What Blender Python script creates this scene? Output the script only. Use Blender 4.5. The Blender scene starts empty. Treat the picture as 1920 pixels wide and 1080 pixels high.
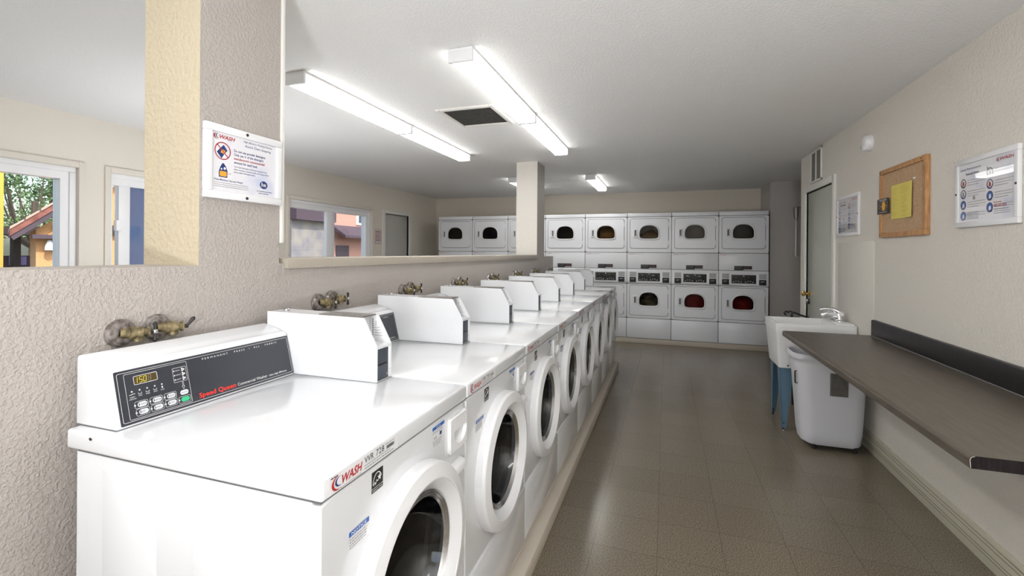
import bpy, bmesh, math, random
from mathutils import Vector, Matrix
random.seed(7)
C = bpy.context.scene.collection
SC = bpy.context.scene
PI = math.pi

# ------------------------------------------------------------------ camera
YAW, ROLL, F, CY = .3231, -.0073, 865.4, 472.63
_r = Vector((math.cos(YAW), math.sin(YAW), 0)); _f = Vector((-math.sin(YAW), math.cos(YAW), 0)); _u = Vector((0, 0, 1))
_c, _s = math.cos(ROLL), math.sin(ROLL)
R_ = _c*_r - _s*_u; U_ = _s*_r + _c*_u
cam = bpy.data.cameras.new('camera'); camo = bpy.data.objects.new('camera', cam); C.objects.link(camo)
cam.sensor_width = 36; cam.lens = F*36/1920; cam.shift_y = -(540-CY)/1920; cam.clip_start = .05; cam.clip_end = 200
camo.matrix_world = Matrix(((R_.x, U_.x, -_f.x, 0), (R_.y, U_.y, -_f.y, 0), (R_.z, U_.z, -_f.z, 1.46), (0, 0, 0, 1)))
SC.camera = camo

# ------------------------------------------------------------------ light and view
SC.view_settings.view_transform = 'Standard'
SC.view_settings.look = 'None'
SC.view_settings.gamma = 1
SC.view_settings.use_curve_mapping = False
SC.view_settings.exposure = 0.8
LENS_STRENGTH = 8.5
w = bpy.data.worlds.new('sky'); SC.world = w; w.use_nodes = True
nt = w.node_tree; nt.nodes.clear()
wo = nt.nodes.new('ShaderNodeOutputWorld'); bg = nt.nodes.new('ShaderNodeBackground'); sk = nt.nodes.new('ShaderNodeTexSky')
sk.sky_type = 'NISHITA'; sk.sun_disc = False; sk.sun_elevation = math.radians(48); sk.sun_rotation = math.radians(100)
sk.air_density = 1.2; sk.dust_density = 3.0
bg.inputs['Strength'].default_value = .22
nt.links.new(sk.outputs[0], bg.inputs[0]); nt.links.new(bg.outputs[0], wo.inputs[0])
sl = bpy.data.lights.new('sun', 'SUN'); sl.energy = 2.6; sl.angle = .01; sl.color = (1, .94, .85)
so = bpy.data.objects.new('sun', sl); C.objects.link(so)
so.rotation_euler = Vector((-.72, .30, -.85)).to_track_quat('-Z', 'Y').to_euler()

al = bpy.data.lights.new('window_fill', 'AREA'); al.shape = 'RECTANGLE'; al.size = 2.3; al.size_y = 1.2; al.energy = 12; al.color = (.92, .96, 1)
ao = bpy.data.objects.new('window_fill', al); C.objects.link(ao); ao.location = (0, -2.62, 1.5); ao.rotation_euler = (PI/2, 0, 0)   # fill lamp added outside, standing for light from an unseen window
for fx_, fy_, fe_ in ((.15, -1.2, 70), (-3.2, 2.7, 14)):
    fl = bpy.data.lights.new('bounce_fill', 'AREA'); fl.shape = 'DISK'; fl.size = .4; fl.energy = fe_; fl.color = (.955, .975, 1)
    fo = bpy.data.objects.new('bounce_fill', fl); C.objects.link(fo); fo.location = (fx_, fy_, 1.0 if fx_ > 0 else .8); fo.rotation_euler = Vector((0, .16, 1)).to_track_quat('-Z', 'Y').to_euler()   # unseen lamps added to brighten the ceiling, the near one standing for a flash

# ------------------------------------------------------------------ materials
def nodemat(name):
    m = bpy.data.materials.new(name); m.use_nodes = True
    t = m.node_tree; b = t.nodes['Principled BSDF']
    return m, t, b
def mat(name, col, rough=.5, metal=0., spec=.5, emit=None, es=0., bump=None, coat=0., alpha=1.):
    m, t, b = nodemat(name)
    b.inputs['Base Color'].default_value = (*col, 1); b.inputs['Roughness'].default_value = rough
    b.inputs['Metallic'].default_value = metal; b.inputs['Specular IOR Level'].default_value = spec
    b.inputs['Coat Weight'].default_value = coat; b.inputs['Alpha'].default_value = alpha
    if emit: b.inputs['Emission Color'].default_value = (*emit, 1); b.inputs['Emission Strength'].default_value = es
    if bump:
        sc, st, dist = bump
        g = t.nodes.new('ShaderNodeNewGeometry'); n = t.nodes.new('ShaderNodeTexNoise'); bp = t.nodes.new('ShaderNodeBump')
        n.inputs['Scale'].default_value = sc; n.inputs['Detail'].default_value = 3
        rp = t.nodes.new('ShaderNodeMapRange'); rp.inputs['From Min'].default_value = .42; rp.inputs['From Max'].default_value = .62
        t.links.new(g.outputs['Position'], n.inputs['Vector']); t.links.new(n.outputs[0], rp.inputs['Value'])
        bp.inputs['Strength'].default_value = st; bp.inputs['Distance'].default_value = dist
        t.links.new(rp.outputs[0], bp.inputs['Height']); t.links.new(bp.outputs[0], b.inputs['Normal'])
    return m
def mottled(name, c1, c2, scale, rough=.5, detail=4, stretch=(1, 1, 1), metal=0., lo=.35, hi=.65, spec=.5, bump=0.):
    m, t, b = nodemat(name)
    g = t.nodes.new('ShaderNodeNewGeometry'); mp = t.nodes.new('ShaderNodeMapping'); n = t.nodes.new('ShaderNodeTexNoise'); cr = t.nodes.new('ShaderNodeValToRGB')
    mp.inputs['Scale'].default_value = stretch
    n.inputs['Scale'].default_value = scale; n.inputs['Detail'].default_value = detail
    cr.color_ramp.elements[0].position = lo; cr.color_ramp.elements[1].position = hi
    cr.color_ramp.elements[0].color = (*c1, 1); cr.color_ramp.elements[1].color = (*c2, 1)
    t.links.new(g.outputs['Position'], mp.inputs['Vector']); t.links.new(mp.outputs[0], n.inputs['Vector'])
    t.links.new(n.outputs[0], cr.inputs[0]); t.links.new(cr.outputs[0], b.inputs['Base Color'])
    b.inputs['Roughness'].default_value = rough; b.inputs['Metallic'].default_value = metal; b.inputs['Specular IOR Level'].default_value = spec
    if bump:
        bp = t.nodes.new('ShaderNodeBump'); bp.inputs['Strength'].default_value = bump; bp.inputs['Distance'].default_value = .003
        t.links.new(n.outputs[0], bp.inputs['Height']); t.links.new(bp.outputs[0], b.inputs['Normal'])
    return m
def glassmat(name, tint, gloss=.06, rough=.02, dirt=None):
    m = bpy.data.materials.new(name); m.use_nodes = True; t = m.node_tree; t.nodes.clear()
    o = t.nodes.new('ShaderNodeOutputMaterial'); tr = t.nodes.new('ShaderNodeBsdfTransparent'); gl = t.nodes.new('ShaderNodeBsdfGlossy'); mx = t.nodes.new('ShaderNodeMixShader')
    fr = t.nodes.new('ShaderNodeLayerWeight'); fr.inputs['Blend'].default_value = .5
    pw = t.nodes.new('ShaderNodeMath'); pw.operation = 'POWER'; pw.inputs[1].default_value = 4.
    mr = t.nodes.new('ShaderNodeMapRange'); mr.inputs['To Min'].default_value = gloss; mr.inputs['To Max'].default_value = .6
    tr.inputs[0].default_value = (*tint, 1); gl.inputs['Roughness'].default_value = rough
    t.links.new(fr.outputs['Facing'], pw.inputs[0]); t.links.new(pw.outputs[0], mr.inputs['Value']); t.links.new(mr.outputs[0], mx.inputs[0])
    t.links.new(tr.outputs[0], mx.inputs[1]); t.links.new(gl.outputs[0], mx.inputs[2]); t.links.new(mx.outputs[0], o.inputs[0])
    return m
def floormat():
    m, t, b = nodemat('vinyl_floor_tile')
    g = t.nodes.new('ShaderNodeNewGeometry'); mp = t.nodes.new('ShaderNodeMapping'); br = t.nodes.new('ShaderNodeTexBrick')
    mp.inputs['Location'].default_value = (.034+.306*20, .12+.306*20, 0)
    br.offset = 0; br.squash = 1
    for k, v in (('Scale', 1), ('Mortar Size', .0013), ('Mortar Smooth', .3), ('Bias', 0), ('Brick Width', .306), ('Row Height', .306)): br.inputs[k].default_value = v
    br.inputs['Color1'].default_value = (.212, .178, .131, 1); br.inputs['Color2'].default_value = (.194, .162, .118, 1); br.inputs['Mortar'].default_value = (.10, .085, .062, 1)
    n = t.nodes.new('ShaderNodeTexNoise'); n.inputs['Scale'].default_value = 170; n.inputs['Detail'].default_value = 3
    n2 = t.nodes.new('ShaderNodeTexNoise'); n2.inputs['Scale'].default_value = 1.1; n2.inputs['Detail'].default_value = 2
    cr = t.nodes.new('ShaderNodeValToRGB'); cr.color_ramp.elements[0].position = .36; cr.color_ramp.elements[1].position = .66
    cr.color_ramp.elements[0].color = (.42, .40, .37, 1); cr.color_ramp.elements[1].color = (1.62, 1.64, 1.68, 1)
    mx = t.nodes.new('ShaderNodeMix'); mx.data_type = 'RGBA'; mx.blend_type = 'MULTIPLY'; mx.inputs[0].default_value = .75
    t.links.new(g.outputs['Position'], mp.inputs[0]); t.links.new(mp.outputs[0], br.inputs[0]); t.links.new(g.outputs['Position'], n.inputs['Vector']); t.links.new(g.outputs['Position'], n2.inputs['Vector'])
    t.links.new(n.outputs[0], cr.inputs[0]); t.links.new(br.outputs['Color'], mx.inputs[6]); t.links.new(cr.outputs[0], mx.inputs[7]); t.links.new(mx.outputs[2], b.inputs['Base Color'])
    mr = t.nodes.new('ShaderNodeMapRange'); mr.inputs['To Min'].default_value = .20; mr.inputs['To Max'].default_value = .23
    t.links.new(n2.outputs[0], mr.inputs['Value']); t.links.new(mr.outputs[0], b.inputs['Roughness'])
    bp = t.nodes.new('ShaderNodeBump'); bp.inputs['Strength'].default_value = .06; bp.inputs['Distance'].default_value = .001
    t.links.new(n.outputs[0], bp.inputs['Height']); t.links.new(bp.outputs[0], b.inputs['Normal'])
    return m
M = dict(
    floor=floormat(),
    ceil=mat('ceiling_paint', (.86, .855, .85), .75, bump=(95, .35, .004)),
    wallr=mat('cream_wall_paint', (.775, .735, .67), .55, bump=(70, .35, .004)),
    wallpart=mat('taupe_wall_paint', (.45, .41, .38), .55, bump=(110, .45, .004)),
    jamb=mat('warm_lit_column_paint', (.55, .475, .345), .5, bump=(60, .35, .004)),  # near column paint with its warm light mixed into the yellow
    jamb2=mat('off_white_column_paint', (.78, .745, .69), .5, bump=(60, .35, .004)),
    walll=mat('beige_wall_paint', (.76, .71, .635), .6, bump=(70, .2, .003)),
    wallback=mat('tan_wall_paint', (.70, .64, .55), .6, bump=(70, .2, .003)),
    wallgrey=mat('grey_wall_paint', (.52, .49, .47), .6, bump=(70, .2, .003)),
    sill=mat('sill_paint', (.42, .375, .315), .45), trim=mat('white_trim_paint', (.80, .78, .74), .4),
    basegrey=mat('baseboard_paint', (.62, .59, .47), .45), groove=mat('baseboard_groove', (.25, .23, .18), .7),
    kerb=mat('kerb_paint', (.60, .535, .45), .5),
    enamel=mat('white_enamel', (.78, .79, .815), .16, coat=.3), enamel2=mat('dryer_enamel', (.87, .88, .925), .3),
    plastic=mat('white_plastic', (.86, .86, .88), .3), shadowgap=mat('black_gap_shade', (.01, .01, .01), .8),
    steel=mat('brushed_steel', (.55, .55, .57), .22, 1.), drumsteel=mottled('drum_steel', (.05, .05, .055), (.16, .16, .17), 9, .3, metal=.8),
    darkgrey=mat('rubber_and_shade_grey', (.16, .16, .17), .5), doorglass=glassmat('dark_door_glass', (.30, .30, .32), .05),
    panel=mat('charcoal_panel', (.035, .038, .048), .35), white=mat('white_ink', (.85, .85, .85), .5), red=mat('red_ink', (.85, .04, .03), .5),
    darkred=mat('dark_red_ink', (.48, .03, .03), .5), blue=mat('blue_ink', (.03, .14, .50), .5), navy=mat('navy_ink', (.02, .045, .20), .5), black=mat('black_ink', (.012, .012, .014), .5),
    grey=mat('grey_ink', (.30, .30, .32), .5), green=mat('green_button', (.05, .52, .25), .4), btn=mat('pale_button', (.68, .70, .74), .45),
    lcdbg=mat('display_brown', (.09, .06, .02), .2), lcd=mat('display_digit', (.5, .45, .05), .4, emit=(.62, .55, .08), es=.2),
    paper=mottled('poster_paper', (.60, .65, .84), (.88, .87, .91), 6, .25, lo=.22, hi=.42), paper2=mat('label_paper', (.80, .80, .82), .5),
    coinplate=mat('grey_coin_slide', (.055, .065, .085), .4), brownlabel=mottled('brown_label', (.12, .108, .098), (.20, .18, .165), 30, .4),
    chrome=mat('chrome', (.80, .80, .82), .08, 1.), brass=mat('polished_brass', (.70, .48, .16), .2, 1.),
    oldbrass=mottled('tarnished_brass', (.13, .105, .06), (.36, .29, .16), 60, .5, metal=.6, bump=.5), rust=mottled('tarnished_flange', (.16, .13, .11), (.42, .39, .38), 70, .4, metal=.7, bump=.4), iron=mat('dark_iron', (.05, .045, .045), .5, .5),
    counter=mottled('dark_laminate_sheen', (.092, .076, .060), (.128, .107, .085), 7, .36, 8, stretch=(14, 1, 8)),  # same laminate as the edge; the top's reflection is in this paler colour
    counteredge=mottled('dark_laminate_edge', (.007, .005, .006), (.018, .014, .015), 30, .3, 6, stretch=(4, 4, .4), spec=.25),
    tub=mat('white_tub_plastic', (.82, .82, .82), .35), bluesteel=mat('blue_painted_steel', (.10, .19, .27), .45), bin=mat('white_bin_plastic', (.74, .74, .79), .4), scuff=mat('bin_scuff', (.42, .42, .45), .6),
    cork=mottled('cork', (.46, .30, .17), (.60, .41, .25), 120, .9), wood=mottled('pine_frame', (.42, .20, .075), (.60, .33, .14), 14, .5, stretch=(6, 6, 1)), yellow=mat('yellow_paper', (.80, .68, .16), .7), pencil=mat('faint_handwriting', (.50, .41, .10), .7),
    card=mat('black_card', (.015, .015, .018), .4), orange=mat('orange_ink', (.85, .42, .04), .5),
    lens=mat('lamp_lens', (.9, .9, .88), .4, emit=(1, .99, .955), es=LENS_STRENGTH), lensside=mat('lamp_lens_side', (.9, .9, .88), .4, emit=(1, .99, .955), es=LENS_STRENGTH*.33), lampmetal=mat('lamp_white_metal', (.84, .84, .86), .35),
    filter=mottled('dark_filter', (.035, .032, .030), (.06, .056, .05), 40, .9), grille=mat('vent_slat', (.55, .54, .50), .5), grilledark=mat('vent_dark', (.18, .17, .15), .8),
    doorpaint=mat('grey_green_door_paint', (.55, .56, .50), .22), doorwhite=mat('grey_door_paint', (.52, .51, .48), .5),
    vinyl=mat('white_vinyl', (.88, .88, .90), .3), winglass=glassmat('window_glass', (.94, .97, .97), .03), signglass=glassmat('sign_glass', (1, 1, 1), .012), screen=mat('insect_screen', (.13, .21, .40), .8, alpha=.8),
    drum2=mat('galvanised_drum', (.17, .165, .16), .35, .6), redcloth=mat('red_cloth', (.55, .03, .035), .9), orangecloth=mat('tan_cloth', (.45, .26, .10), .9), darkcloth=mat('dark_cloth', (.09, .08, .09), .9), stripecloth=mottled('striped_cloth', (.05, .05, .05), (.40, .36, .22), 9, .9, stretch=(1, 1, 3)),
    dryglass=glassmat('dryer_glass', (.68, .66, .64), .006), silver=mat('speckled_silver', (.50, .50, .52), .45),
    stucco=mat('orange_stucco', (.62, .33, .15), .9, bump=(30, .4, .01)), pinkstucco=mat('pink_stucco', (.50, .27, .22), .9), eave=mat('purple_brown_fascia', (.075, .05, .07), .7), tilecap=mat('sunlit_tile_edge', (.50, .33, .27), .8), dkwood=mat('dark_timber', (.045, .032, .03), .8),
    tile=mottled('clay_tile', (.17, .055, .042), (.27, .10, .08), 9, .8, bump=.6), leaf=mottled('leaf', (.035, .085, .03), (.16, .25, .09), 3, .7), bark=mat('bark', (.09, .065, .05), .9), ground=mottled('ground', (.16, .15, .13), (.26, .24, .2), 2, .9), glassdark=mat('dark_pane', (.05, .07, .11), .1), yellowpost=mat('yellow_post_paint', (.75, .45, .08), .7), purple=mat('purple_sign', (.45, .36, .75), .6), reflection_tone=mottled('taupe_pane_reflection', (.20, .19, .22), (.30, .27, .25), 3, .9),
)

# ------------------------------------------------------------------ mesh builder
OFF = {}
class Fr:                                                   # a flat frame: origin, right, up (normal = right x up)
    def __init__(s, o, r, u): s.o, s.r, s.u = Vector(o), Vector(r), Vector(u); s.n = s.r.cross(s.u)
    def __call__(s, a, b, n=0.): return s.o + s.r*a + s.u*b + s.n*n
    def at(s, a, b, n=0.): return Fr(s(a, b, n), s.r, s.u)
_txt = {}
def textpolys(body, bold=0., shear=0., spacing=1., res=2):
    k = (body, bold, shear, spacing)
    if k not in _txt:
        cu = bpy.data.curves.new('t', 'FONT'); cu.body = body; cu.size = 1; cu.offset = bold; cu.shear = shear; cu.space_character = spacing; cu.resolution_u = res; cu.fill_mode = 'FRONT'
        o = bpy.data.objects.new('t', cu); C.objects.link(o)
        me = bpy.data.meshes.new_from_object(o.evaluated_get(bpy.context.evaluated_depsgraph_get()))
        vs = [(v.co.x, v.co.y) for v in me.vertices]; fs = [tuple(p.vertices) for p in me.polygons]
        bpy.data.objects.remove(o); bpy.data.curves.remove(cu); bpy.data.meshes.remove(me)
        xs = [v[0] for v in vs] or [0]
        _txt[k] = ([(x-min(xs), y) for x, y in vs], fs, max(xs)-min(xs))
    return _txt[k]
class MB:
    def __init__(s): s.v, s.f, s.m, s.sm, s.mats = [], [], [], [], []
    def mi(s, m):
        if isinstance(m, str): m = M[m]
        if m not in s.mats: s.mats.append(m)
        return s.mats.index(m)
    def add(s, vs, fs, m, smooth=False):
        b = len(s.v); i = s.mi(m); s.v += [Vector(v) for v in vs]
        for f in fs: s.f.append(tuple(b+k for k in f)); s.m.append(i); s.sm.append(smooth)
        return s
    def bm(s, b, m, smooth=False):
        b.verts.index_update(); s.add([v.co.copy() for v in b.verts], [[v.index for v in f.verts] for f in b.faces], m, smooth); b.free(); return s
    def box(s, x0, x1, y0, y1, z0, z1, m, bev=0., seg=2, xf=None):
        vs = [(x, y, z) for x in (x0, x1) for y in (y0, y1) for z in (z0, z1)]
        fs = [(0, 1, 3, 2), (4, 6, 7, 5), (0, 4, 5, 1), (2, 3, 7, 6), (0, 2, 6, 4), (1, 5, 7, 3)]
        return s.solid(vs, fs, m, bev, seg, xf)
    def solid(s, vs, fs, m, bev=0., seg=2, xf=None):
        b = bmesh.new(); bv = [b.verts.new(Vector(v) if xf is None else xf @ Vector(v)) for v in vs]
        for f in fs: b.faces.new([bv[i] for i in f])
        bmesh.ops.recalc_face_normals(b, faces=b.faces)
        new = set()
        if bev: new = set(bmesh.ops.bevel(b, geom=list(b.edges), offset=bev, segments=seg, profile=.5, affect='EDGES', clamp_overlap=True)['faces'])
        b.verts.index_update(); fl = [([v.index for v in f.verts], f in new) for f in b.faces]; vs = [v.co.copy() for v in b.verts]; b.free()
        base = len(s.v); i = s.mi(m); s.v += vs
        for f, q in fl: s.f.append(tuple(base+k for k in f)); s.m.append(i); s.sm.append(q)
        return s
    def prism(s, poly, fn, h0, h1, m, bev=0., seg=2):       # poly [(a,b)], fn(a,b,h) -> point
        n = len(poly); vs = [fn(a, b, h0) for a, b in poly] + [fn(a, b, h1) for a, b in poly]
        fs = [tuple(range(n)), tuple(range(2*n-1, n-1, -1))] + [(i, (i+1) % n, n+(i+1) % n, n+i) for i in range(n)]
        return s.solid(vs, fs, m, bev, seg)
    def lathe(s, prof, o, ax, m, n=48, a0=0., a1=2*PI, smooth=True):   # prof [(radius, height)]
        ax = Vector(ax).normalized(); o = Vector(o); e1 = ax.orthogonal().normalized(); e2 = ax.cross(e1)
        full = abs(a1-a0-2*PI) < 1e-6; k = n if full else n+1
        vs = []
        for r, h in prof:
            for i in range(k):
                t = a0+(a1-a0)*i/n; vs.append(o+ax*h+(e1*math.cos(t)+e2*math.sin(t))*max(r, 1e-5))
        fs = []
        for j in range(len(prof)-1):
            for i in range(n):
                i2 = (i+1) % k; fs.append((j*k+i, j*k+i2, (j+1)*k+i2, (j+1)*k+i))
        return s.add(vs, fs, m, smooth)
    def cyl(s, a, b, r, m, n=20, r2=None):
        a, b = Vector(a), Vector(b); L = (b-a).length; r2 = r if r2 is None else r2
        return s.lathe([(0, 0), (r, 0), (r, 0), (r2, L), (r2, L), (0, L)], a, b-a, m, n)
    def sphere(s, o, r, m, n=16, sc=(1, 1, 1)):
        b = bmesh.new(); bmesh.ops.create_uvsphere(b, u_segments=n, v_segments=max(6, n//2), radius=1)
        for v in b.verts: v.co = Vector(o)+Vector((v.co.x*r*sc[0], v.co.y*r*sc[1], v.co.z*r*sc[2]))
        return s.bm(b, m, True)
    def stube(s, pts, rs, m, n=16, k=5):                    # tube through smoothed points
        P = [Vector(p) for p in pts]; o, q = [], []
        for i in range(len(P)-1):
            a, b_, c, d = P[max(i-1, 0)], P[i], P[i+1], P[min(i+2, len(P)-1)]
            for j in range(k):
                t = j/k; o.append(.5*((2*b_)+(c-a)*t+(2*a-5*b_+4*c-d)*t*t+(3*b_-a-3*c+d)*t**3)); q.append(rs[i]+(rs[i+1]-rs[i])*t)
        return s.tube(o+[P[-1]], q+[rs[-1]], m, n)
    def tube(s, pts, r, m, n=10, cap=True):
        pts = [Vector(p) for p in pts]; rs = r if isinstance(r, (list, tuple)) else [r]*len(pts)
        vs, fs = [], []; e = None
        for i, p in enumerate(pts):
            d = (pts[min(i+1, len(pts)-1)]-pts[max(i-1, 0)]).normalized()
            e = d.orthogonal().normalized() if e is None else (e-d*e.dot(d)).normalized()
            q = d.cross(e)
            for k in range(n):
                t = 2*PI*k/n; vs.append(p+(e*math.cos(t)+q*math.sin(t))*rs[i])
        for i in range(len(pts)-1):
            for k in range(n): fs.append((i*n+k, i*n+(k+1) % n, (i+1)*n+(k+1) % n, (i+1)*n+k))
        if cap: fs += [tuple(range(n-1, -1, -1)), tuple(range((len(pts)-1)*n, len(pts)*n))]
        return s.add(vs, fs, m, True)
    def loops(s, Ls, m, cap0=False, cap1=False, smooth=False):   # bridge closed loops of equal length
        n = len(Ls[0]); vs = [p for L in Ls for p in L]; fs = []
        for j in range(len(Ls)-1):
            for i in range(n): fs.append((j*n+i, j*n+(i+1) % n, (j+1)*n+(i+1) % n, (j+1)*n+i))
        if cap0: fs.append(tuple(range(n-1, -1, -1)))
        if cap1: fs.append(tuple(range((len(Ls)-1)*n, len(Ls)*n)))
        return s.add(vs, fs, m, smooth)
    # flat printing on a frame
    def rect(s, fr, a0, b0, a1, b1, m, n=.0004): return s.add([fr(a0, b0, n), fr(a1, b0, n), fr(a1, b1, n), fr(a0, b1, n)], [(0, 1, 2, 3)], m)
    def poly(s, fr, pts, m, n=.0004): return s.add([fr(a, b, n) for a, b in pts], [tuple(range(len(pts)))], m)
    def disc(s, fr, a, b, r, m, n=.0004, k=20, rb=None):
        return s.poly(fr, [(a+r*math.cos(2*PI*i/k), b+(rb or r)*math.sin(2*PI*i/k)) for i in range(k)], m, n)
    def ring(s, fr, a, b, r0, r1, m, n=.0005, k=32):
        return s.line(fr, [(a+(r0+r1)/2*math.cos(2*PI*i/k), b+(r0+r1)/2*math.sin(2*PI*i/k)) for i in range(k)], abs(r1-r0), m, n, True)
    def line(s, fr, pts, wd, m, n=.0005, closed=False):
        P = [Vector(p) for p in pts]; k = len(P); vs = []; fs = []
        for i, p in enumerate(P):
            a = P[(i-1) % k] if closed or i else p; b = P[(i+1) % k] if closed or i < k-1 else p
            d1 = (p-a).normalized() if (p-a).length > 0 else (b-p).normalized(); d2 = (b-p).normalized() if (b-p).length > 0 else d1
            t = (d1+d2); t = t.normalized() if t.length > 1e-6 else d1
            q = Vector((-t.y, t.x)); sc = min(2, 1/max(.3, q.dot(Vector((-d1.y, d1.x)))))
            vs += [fr(*(p+q*wd/2*sc), n), fr(*(p-q*wd/2*sc), n)]
        for i in range(k if closed else k-1):
            j = (i+1) % k; fs.append((2*i+1, 2*j+1, 2*j, 2*i))
        return s.add(vs, fs, m)
    def rrect(s, fr, a0, b0, a1, b1, r, m, n=.0004, stroke=None):
        pts = rr(a0, b0, a1, b1, r)
        return s.line(fr, pts, stroke, m, n, True) if stroke else s.poly(fr, pts, m, n)
    def text(s, fr, body, a, b, size, m, n=.0006, bold=0., shear=0., width=None, center=False, spacing=1.):
        vs, fs, W = textpolys(body, bold, shear, spacing)
        sx = size if width is None or W == 0 else width/W
        a -= W*sx/2 if center else 0
        return s.add([fr(a+x*sx, b+y*size, n) for x, y in vs], fs, m)
    def build(s, name, parent=None, origin=None):
        off = OFF[parent.name] if parent is not None else Vector(origin) if origin is not None else Vector()
        me = bpy.data.meshes.new(name); me.from_pydata([v-off for v in s.v], [], s.f)
        for m in s.mats: me.materials.append(m)
        me.polygons.foreach_set('material_index', s.m); me.polygons.foreach_set('use_smooth', s.sm); me.update()
        if any(s.sm):
            try: me.set_sharp_from_angle(angle=.7)
            except Exception: pass
        o = bpy.data.objects.new(name, me); C.objects.link(o)
        if parent is not None: o.parent = parent
        else: o.location = off
        OFF[o.name] = off
        return o
def rr(a0, b0, a1, b1, r, k=5):
    pts = []
    for cx, cy, t0 in ((a1-r, b0+r, -PI/2), (a1-r, b1-r, 0), (a0+r, b1-r, PI/2), (a0+r, b0+r, PI)):
        for i in range(k+1): t = t0+PI/2*i/k; pts.append((cx+r*math.cos(t), cy+r*math.sin(t)))
    return pts
def rayloop(poly, c, n=96):                                 # resample a star-shaped polygon by angle around c
    out = []
    for i in range(n):
        t = 2*PI*i/n+.0131; d = (math.cos(t), math.sin(t)); best = None
        for j in range(len(poly)):
            (x0, y0), (x1, y1) = poly[j], poly[(j+1) % len(poly)]
            ex, ey = x1-x0, y1-y0; den = d[0]*ey-d[1]*ex
            if abs(den) < 1e-12: continue
            u = ((x0-c[0])*ey-(y0-c[1])*ex)/den; v = ((x0-c[0])*d[1]-(y0-c[1])*d[0])/den
            if u > 0 and -1e-9 <= v <= 1+1e-9: best = u if best is None else max(best, u)
        out.append((c[0]+d[0]*best, c[1]+d[1]*best))
    return out
def circ(c, r, n=96): return [(c[0]+r*math.cos(2*PI*i/n+.0131), c[1]+r*math.sin(2*PI*i/n+.0131)) for i in range(n)]
def tag(o, label=None, cat=None, group=None, kind=None):
    if label: o['label'] = label
    if cat: o['category'] = cat
    if group: o['group'] = group
    if kind: o['kind'] = kind
    return o
def thing(name, loc, label, cat, group=None):
    o = bpy.data.objects.new(name, None); C.objects.link(o); o.location = loc; o.empty_display_size = .05; OFF[o.name] = Vector(loc)
    return tag(o, label, cat, group)
KIDS = lambda o: [c for c in bpy.data.objects if c.parent == o]
def copy_tree(o, parent=None):
    c = o.copy(); C.objects.link(c)
    if parent is not None: c.parent = parent
    for k in KIDS(o): copy_tree(k, c)
    OFF[c.name] = OFF[o.name]
    return c
def struct(name, mb, label=None):
    o = mb.build(name); o['kind'] = 'structure'
    if label: o['label'] = label
    return o

# ------------------------------------------------------------------ room shell
ZC = 2.54; XL = -4.51; XR = 1.449; YB = 8.53; XP = -1.46; YF = -2.4
struct('floor', MB().box(-4.7, 2.9, -2.6, 8.7, -.12, 0, 'floor'), 'speckled brown vinyl tile floor')
struct('ceiling', MB().box(-4.7, 2.9, -2.6, 8.7, ZC, ZC+.12, 'ceil'), 'white textured ceiling')
WIN = [(.55, 2.42), (2.648, 4.15), (4.62, 6.33)]; WZ0, WZ1 = .96, 2.115
b = MB(); x0, x1 = XL-.15, XL
DL0, DL1, DLZ = 6.70, 7.455, 2.10
b.box(x0, x1, YF-.1, YB+.1, WZ1, ZC, 'walll'); b.box(x0, x1, YF-.1, DL0, 0, WZ0, 'walll')
for a0, a1 in ((YF-.1, WIN[0][0]), (WIN[0][1], WIN[1][0]), (WIN[1][1], WIN[2][0]), (WIN[2][1], DL0)): b.box(x0, x1, a0, a1, WZ0, WZ1, 'walll')
b.box(x0, x1, DL1, YB+.1, 0, WZ1, 'walll'); b.box(x0, x1, DL0, DL1, DLZ, WZ1, 'walll')
struct('wall_left', b)
struct('wall_back', MB().box(-4.7, 1.5, YB, YB+.12, 0, ZC, 'wallback'))
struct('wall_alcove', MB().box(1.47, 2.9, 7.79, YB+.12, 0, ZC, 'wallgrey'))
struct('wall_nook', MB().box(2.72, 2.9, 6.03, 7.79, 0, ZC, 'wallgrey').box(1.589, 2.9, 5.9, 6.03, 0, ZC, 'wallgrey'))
b = MB()
for q in ((-4.7, -1.2, 0, ZC), (1.2, 1.6, 0, ZC), (-1.2, 1.2, 0, .85), (-1.2, 1.2, 2.15, ZC)): b.box(q[0], q[1], YF-.12, YF, q[2], q[3], 'walll')
struct('wall_front', b)
b = MB()
for q in ((-1.2, 1.2, .85, .92), (-1.2, 1.2, 2.08, 2.15), (-1.2, -1.13, .92, 2.08), (1.13, 1.2, .92, 2.08), (-.03, .03, .92, 2.08)): b.box(q[0], q[1], YF-.10, YF-.04, q[2], q[3], 'vinyl', .004)
struct('window_4', b)  # unseen window added so the fill lamp outside can shine in
RD0, RD1, RDZ = 4.945, 5.80, 2.125
b = MB(); b.box(XR, XR+.14, YF-.1, RD0, 0, ZC, 'wallr'); b.box(XR, XR+.14, RD1, 6.03, 0, ZC, 'wallr'); b.box(XR, XR+.14, RD0, RD1, RDZ, ZC, 'wallr')
struct('wall_right', b)
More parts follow.
